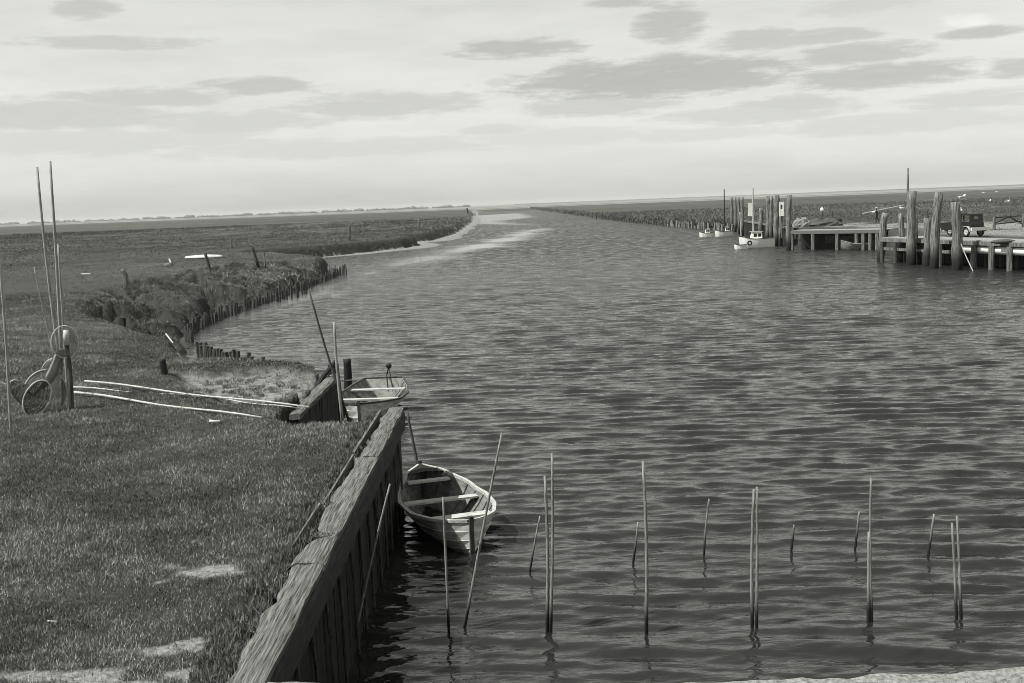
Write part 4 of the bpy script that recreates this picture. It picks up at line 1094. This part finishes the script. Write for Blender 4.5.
stake((833, 225), (832, 211), z=QZ, r=.12, name='quay_post', label='thin dark post right of the broad net heap', cat='post', mat='groyne')
mb = MB(); mb.tube([(0, 0, 0), (0, 0, .55), (0, 0, .6)], [.3, .3, .22], 12); o = mb.build('barrel', 'tar', None); o.location = P(839.5, 224, QZ); tag(o, 'small dark barrel standing right of the thin quay post', 'barrel')
o = thing('buoy', 'white round buoy on a short stick above the net heaps', 'buoy', P(822, 225, QZ)); mb = MB(); mb.ball((0, 0, 1.75), (.2, .2, .24)); mb.build('float', 'paint_white', o, True); mb = MB(); mb.tube([(0, 0, 0), (.04, 0, 1.5)], .08, 6); mb.build('stick', 'groyne', o)
# quay fence
fa = P(994, 229, QZ); fc = P(1023, 227, QZ); fe = fc+(fc-fa)
fence = thing('quay_fence', 'broken wooden fence on the quay right of the old car', 'fence', fa)
for q in (fa, fc, fe): mb = MB(); mb.tube([q-fa-Vector((0, 0, .3)), q-fa+Vector((.02, 0, 1.15))], .13, 8, .08); mb.build('fence_post', 'pile', fence)
for p0, p1 in (((0, .95), (1.02, 1.0)), ((.02, .45), (.55, 1.0)), ((.5, 1.0), (1.0, .25)), ((1, .9), (2, .9)), ((0, .4), (1, .5))):
    mb = MB(); mb.bar((fc-fa)*p0[0]+Vector((0, .1, p0[1])), (fc-fa)*p1[0]+Vector((0, .1, p1[1])), .07, .09, .01); mb.build('rail', 'groyne', fence)
mb = MB(); mb.ball((0, 0, .0), (.85, .45, .16), 14, 6); o = mb.build('net_pile', 'netting_dark', None, True); o.location = P(1003, 241.5, QZ); tag(o, 'low dark pile of netting on the pale quay edge below the fence', 'net')

# ------------------------------------------------------------------ air
me = bpy.data.meshes.new('haze'); mb = MB(); mb.box((0, 4000, 12.0), (24000, 11000, 30.)); hz = mb.build('haze', 'concrete', None)
m_h = bpy.data.materials.new('haze_air'); m_h.use_nodes = True; q = m_h.node_tree; q.nodes.clear()
vo = q.nodes.new('ShaderNodeVolumePrincipled'); vo.inputs['Color'].default_value = g(.95); vo.inputs['Density'].default_value = .00006
oo = q.nodes.new('ShaderNodeOutputMaterial'); q.links.new(vo.outputs[0], oo.inputs['Volume'])
hz.data.materials.clear(); hz.data.materials.append(m_h); hz['kind'] = 'stuff'

# ------------------------------------------------------------------ world and sun
sun_h = Vector((-.93, -.34, 0)).normalized(); EL = R(56)
w = bpy.data.worlds.new('World'); sc.world = w; w.use_nodes = True; nt = w.node_tree; nt.nodes.clear()
out = N(nt, 'ShaderNodeOutputWorld'); bgn = N(nt, 'ShaderNodeBackground'); nt.links.new(bgn.outputs[0], out.inputs[0])
sky = N(nt, 'ShaderNodeTexSky', sky_type='NISHITA'); sky.sun_disc = False; sky.sun_elevation = EL
sky.sun_rotation = math.atan2(sun_h.x, sun_h.y); sky.altitude = 0; sky.air_density = 1; sky.dust_density = 1.5; sky.ozone_density = 1
bwn = N(nt, 'ShaderNodeRGBToBW'); nt.links.new(sky.outputs[0], bwn.inputs[0])
tc = N(nt, 'ShaderNodeTexCoord'); sep = N(nt, 'ShaderNodeSeparateXYZ'); nt.links.new(tc.outputs['Generated'], sep.inputs[0])
def MT(op, a, b_=None, c=None, clamp=False):
    n = N(nt, 'ShaderNodeMath', operation=op); n.use_clamp = clamp
    for i, v in enumerate((a, b_, c)):
        if v is None: continue
        if hasattr(v, 'is_linked'): nt.links.new(v, n.inputs[i])
        else: n.inputs[i].default_value = v
    return n.outputs[0]
az = MT('ARCTAN2', sep.outputs[0], sep.outputs[1]); el = MT('ARCSINE', sep.outputs[2])
# cloud layer coordinates: distance-flattened plane
nz = N(nt, 'ShaderNodeTexNoise'); nz.inputs['Scale'].default_value = 5; nz.inputs['Detail'].default_value = 7; nz.inputs['Roughness'].default_value = .6
cmb = N(nt, 'ShaderNodeCombineXYZ'); nt.links.new(MT('MULTIPLY', az, 3.2), cmb.inputs[0]); nt.links.new(MT('MULTIPLY', el, 17), cmb.inputs[1]); nt.links.new(cmb.outputs[0], nz.inputs['Vector'])
nz.inputs['Scale'].default_value = 1.6
nz2 = N(nt, 'ShaderNodeTexNoise'); nz2.inputs['Scale'].default_value = 7; nz2.inputs['Detail'].default_value = 9; nz2.inputs['Roughness'].default_value = .68; nt.links.new(cmb.outputs[0], nz2.inputs['Vector'])
dn = MT('SUBTRACT', nz2.outputs[0], .5)
clouds = [(515, 49, 58, 9, .85), (671, 24, 32, 17, .8), (757, 41, 42, 11, .7), (825, 37, 50, 7, .7), (655, 78, 135, 19, 1.0), (745, 74, 45, 9, .6), (855, 55, 62, 11, .8), (880, 75, 80, 12, .9), (600, 106, 75, 10, .6),
          (795, 103, 55, 8, .6), (760, 114, 90, 9, .5), (975, 100, 60, 9, .5), (1018, 67, 28, 9, .8), (985, 32, 38, 5, .8), (260, 86, 60, 8, .75), (150, 98, 75, 9, .65), (385, 105, 90, 12, .6),
          (225, 122, 90, 11, .5), (50, 115, 110, 14, .6), (110, 43, 85, 6, .6), (85, 8, 28, 9, .6), (625, 2, 34, 6, .7), (900, 122, 120, 10, .4), (90, 142, 160, 13, .4), (560, 137, 120, 8, .3), (340, 148, 180, 9, .35),
          (690, 135, 80, 6, .3), (500, 130, 40, 5, .4), (497, 83, 12, 5, .4), (860, 5, 60, 8, .4)]
acc = None
for (cx, cy, hw, hh, amt) in clouds:
    d = ray(cx, cy).normalized(); a0 = math.atan2(d.x, d.y); e0 = math.asin(d.z)
    u = MT('MULTIPLY', MT('SUBTRACT', az, a0), F/hw*.92); v = MT('MULTIPLY', MT('SUBTRACT', el, e0), F/hh*.92)
    rr = MT('ADD', MT('MULTIPLY', u, u), MT('MULTIPLY', v, v))
    rr = MT('ADD', rr, MT('MULTIPLY', dn, 3.8))
    k = N(nt, 'ShaderNodeMapRange', interpolation_type='SMOOTHSTEP'); nt.links.new(rr, k.inputs[0])
    k.inputs[1].default_value = 1.55; k.inputs[2].default_value = .25; k.inputs[3].default_value = 0; k.inputs[4].default_value = amt
    acc = k.outputs[0] if acc is None else MT('MAXIMUM', acc, k.outputs[0])
gen = N(nt, 'ShaderNodeMapRange'); nt.links.new(nz.outputs[0], gen.inputs[0]); gen.inputs[1].default_value = .42; gen.inputs[2].default_value = .72; gen.inputs[3].default_value = 0; gen.inputs[4].default_value = .35
acc = MT('MAXIMUM', acc, gen.outputs[0])
acc = MT('MULTIPLY', acc, MT('ADD', .75, MT('MULTIPLY', nz2.outputs[0], .5)))
dark = MT('SUBTRACT', 1.0, MT('MULTIPLY', acc, .36))
# bright cloud bellies
br = None
for (cx, cy, hw, hh, amt) in ((970, 20, 22, 7, .11), (140, 129, 18, 4, .06)):
    d = ray(cx, cy).normalized(); a0 = math.atan2(d.x, d.y); e0 = math.asin(d.z)
    u = MT('MULTIPLY', MT('SUBTRACT', az, a0), F/hw); v = MT('MULTIPLY', MT('SUBTRACT', el, e0), F/hh)
    rr = MT('ADD', MT('ADD', MT('MULTIPLY', u, u), MT('MULTIPLY', v, v)), MT('MULTIPLY', dn, 5))
    k = N(nt, 'ShaderNodeMapRange', interpolation_type='SMOOTHSTEP'); nt.links.new(rr, k.inputs[0]); k.inputs[1].default_value = 1.3; k.inputs[2].default_value = .1; k.inputs[3].default_value = 0; k.inputs[4].default_value = amt
    br = k.outputs[0] if br is None else MT('MAXIMUM', br, k.outputs[0])
lum = MT('MULTIPLY', MT('POWER', bwn.outputs[0], .5), MT('ADD', dark, br))
cc = N(nt, 'ShaderNodeCombineColor')
for i in range(3): nt.links.new(MT('MULTIPLY', lum, TINT[i]), cc.inputs[i])
nt.links.new(cc.outputs[0], bgn.inputs[0]); bgn.inputs[1].default_value = .15*1.78
sd = bpy.data.lights.new('sun', 'SUN'); sd.energy = 4.8; sd.angle = R(.5); sd.color = (1, 1.0, .955)
so = bpy.data.objects.new('sun', sd); COL.objects.link(so)
tosun = Vector((sun_h.x*math.cos(EL), sun_h.y*math.cos(EL), math.sin(EL)))
so.rotation_euler = tosun.to_track_quat('Z', 'Y').to_euler(); so.location = (-20, 0, 30)
vs = sc.view_settings; vs.view_transform = 'Standard'; vs.look = 'None'; vs.exposure = .56; vs.gamma = 1; vs.use_curve_mapping = False
sc.cycles.max_bounces = 6
sc.cycles.pixel_filter_type = 'BLACKMAN_HARRIS'; sc.cycles.filter_width = .9
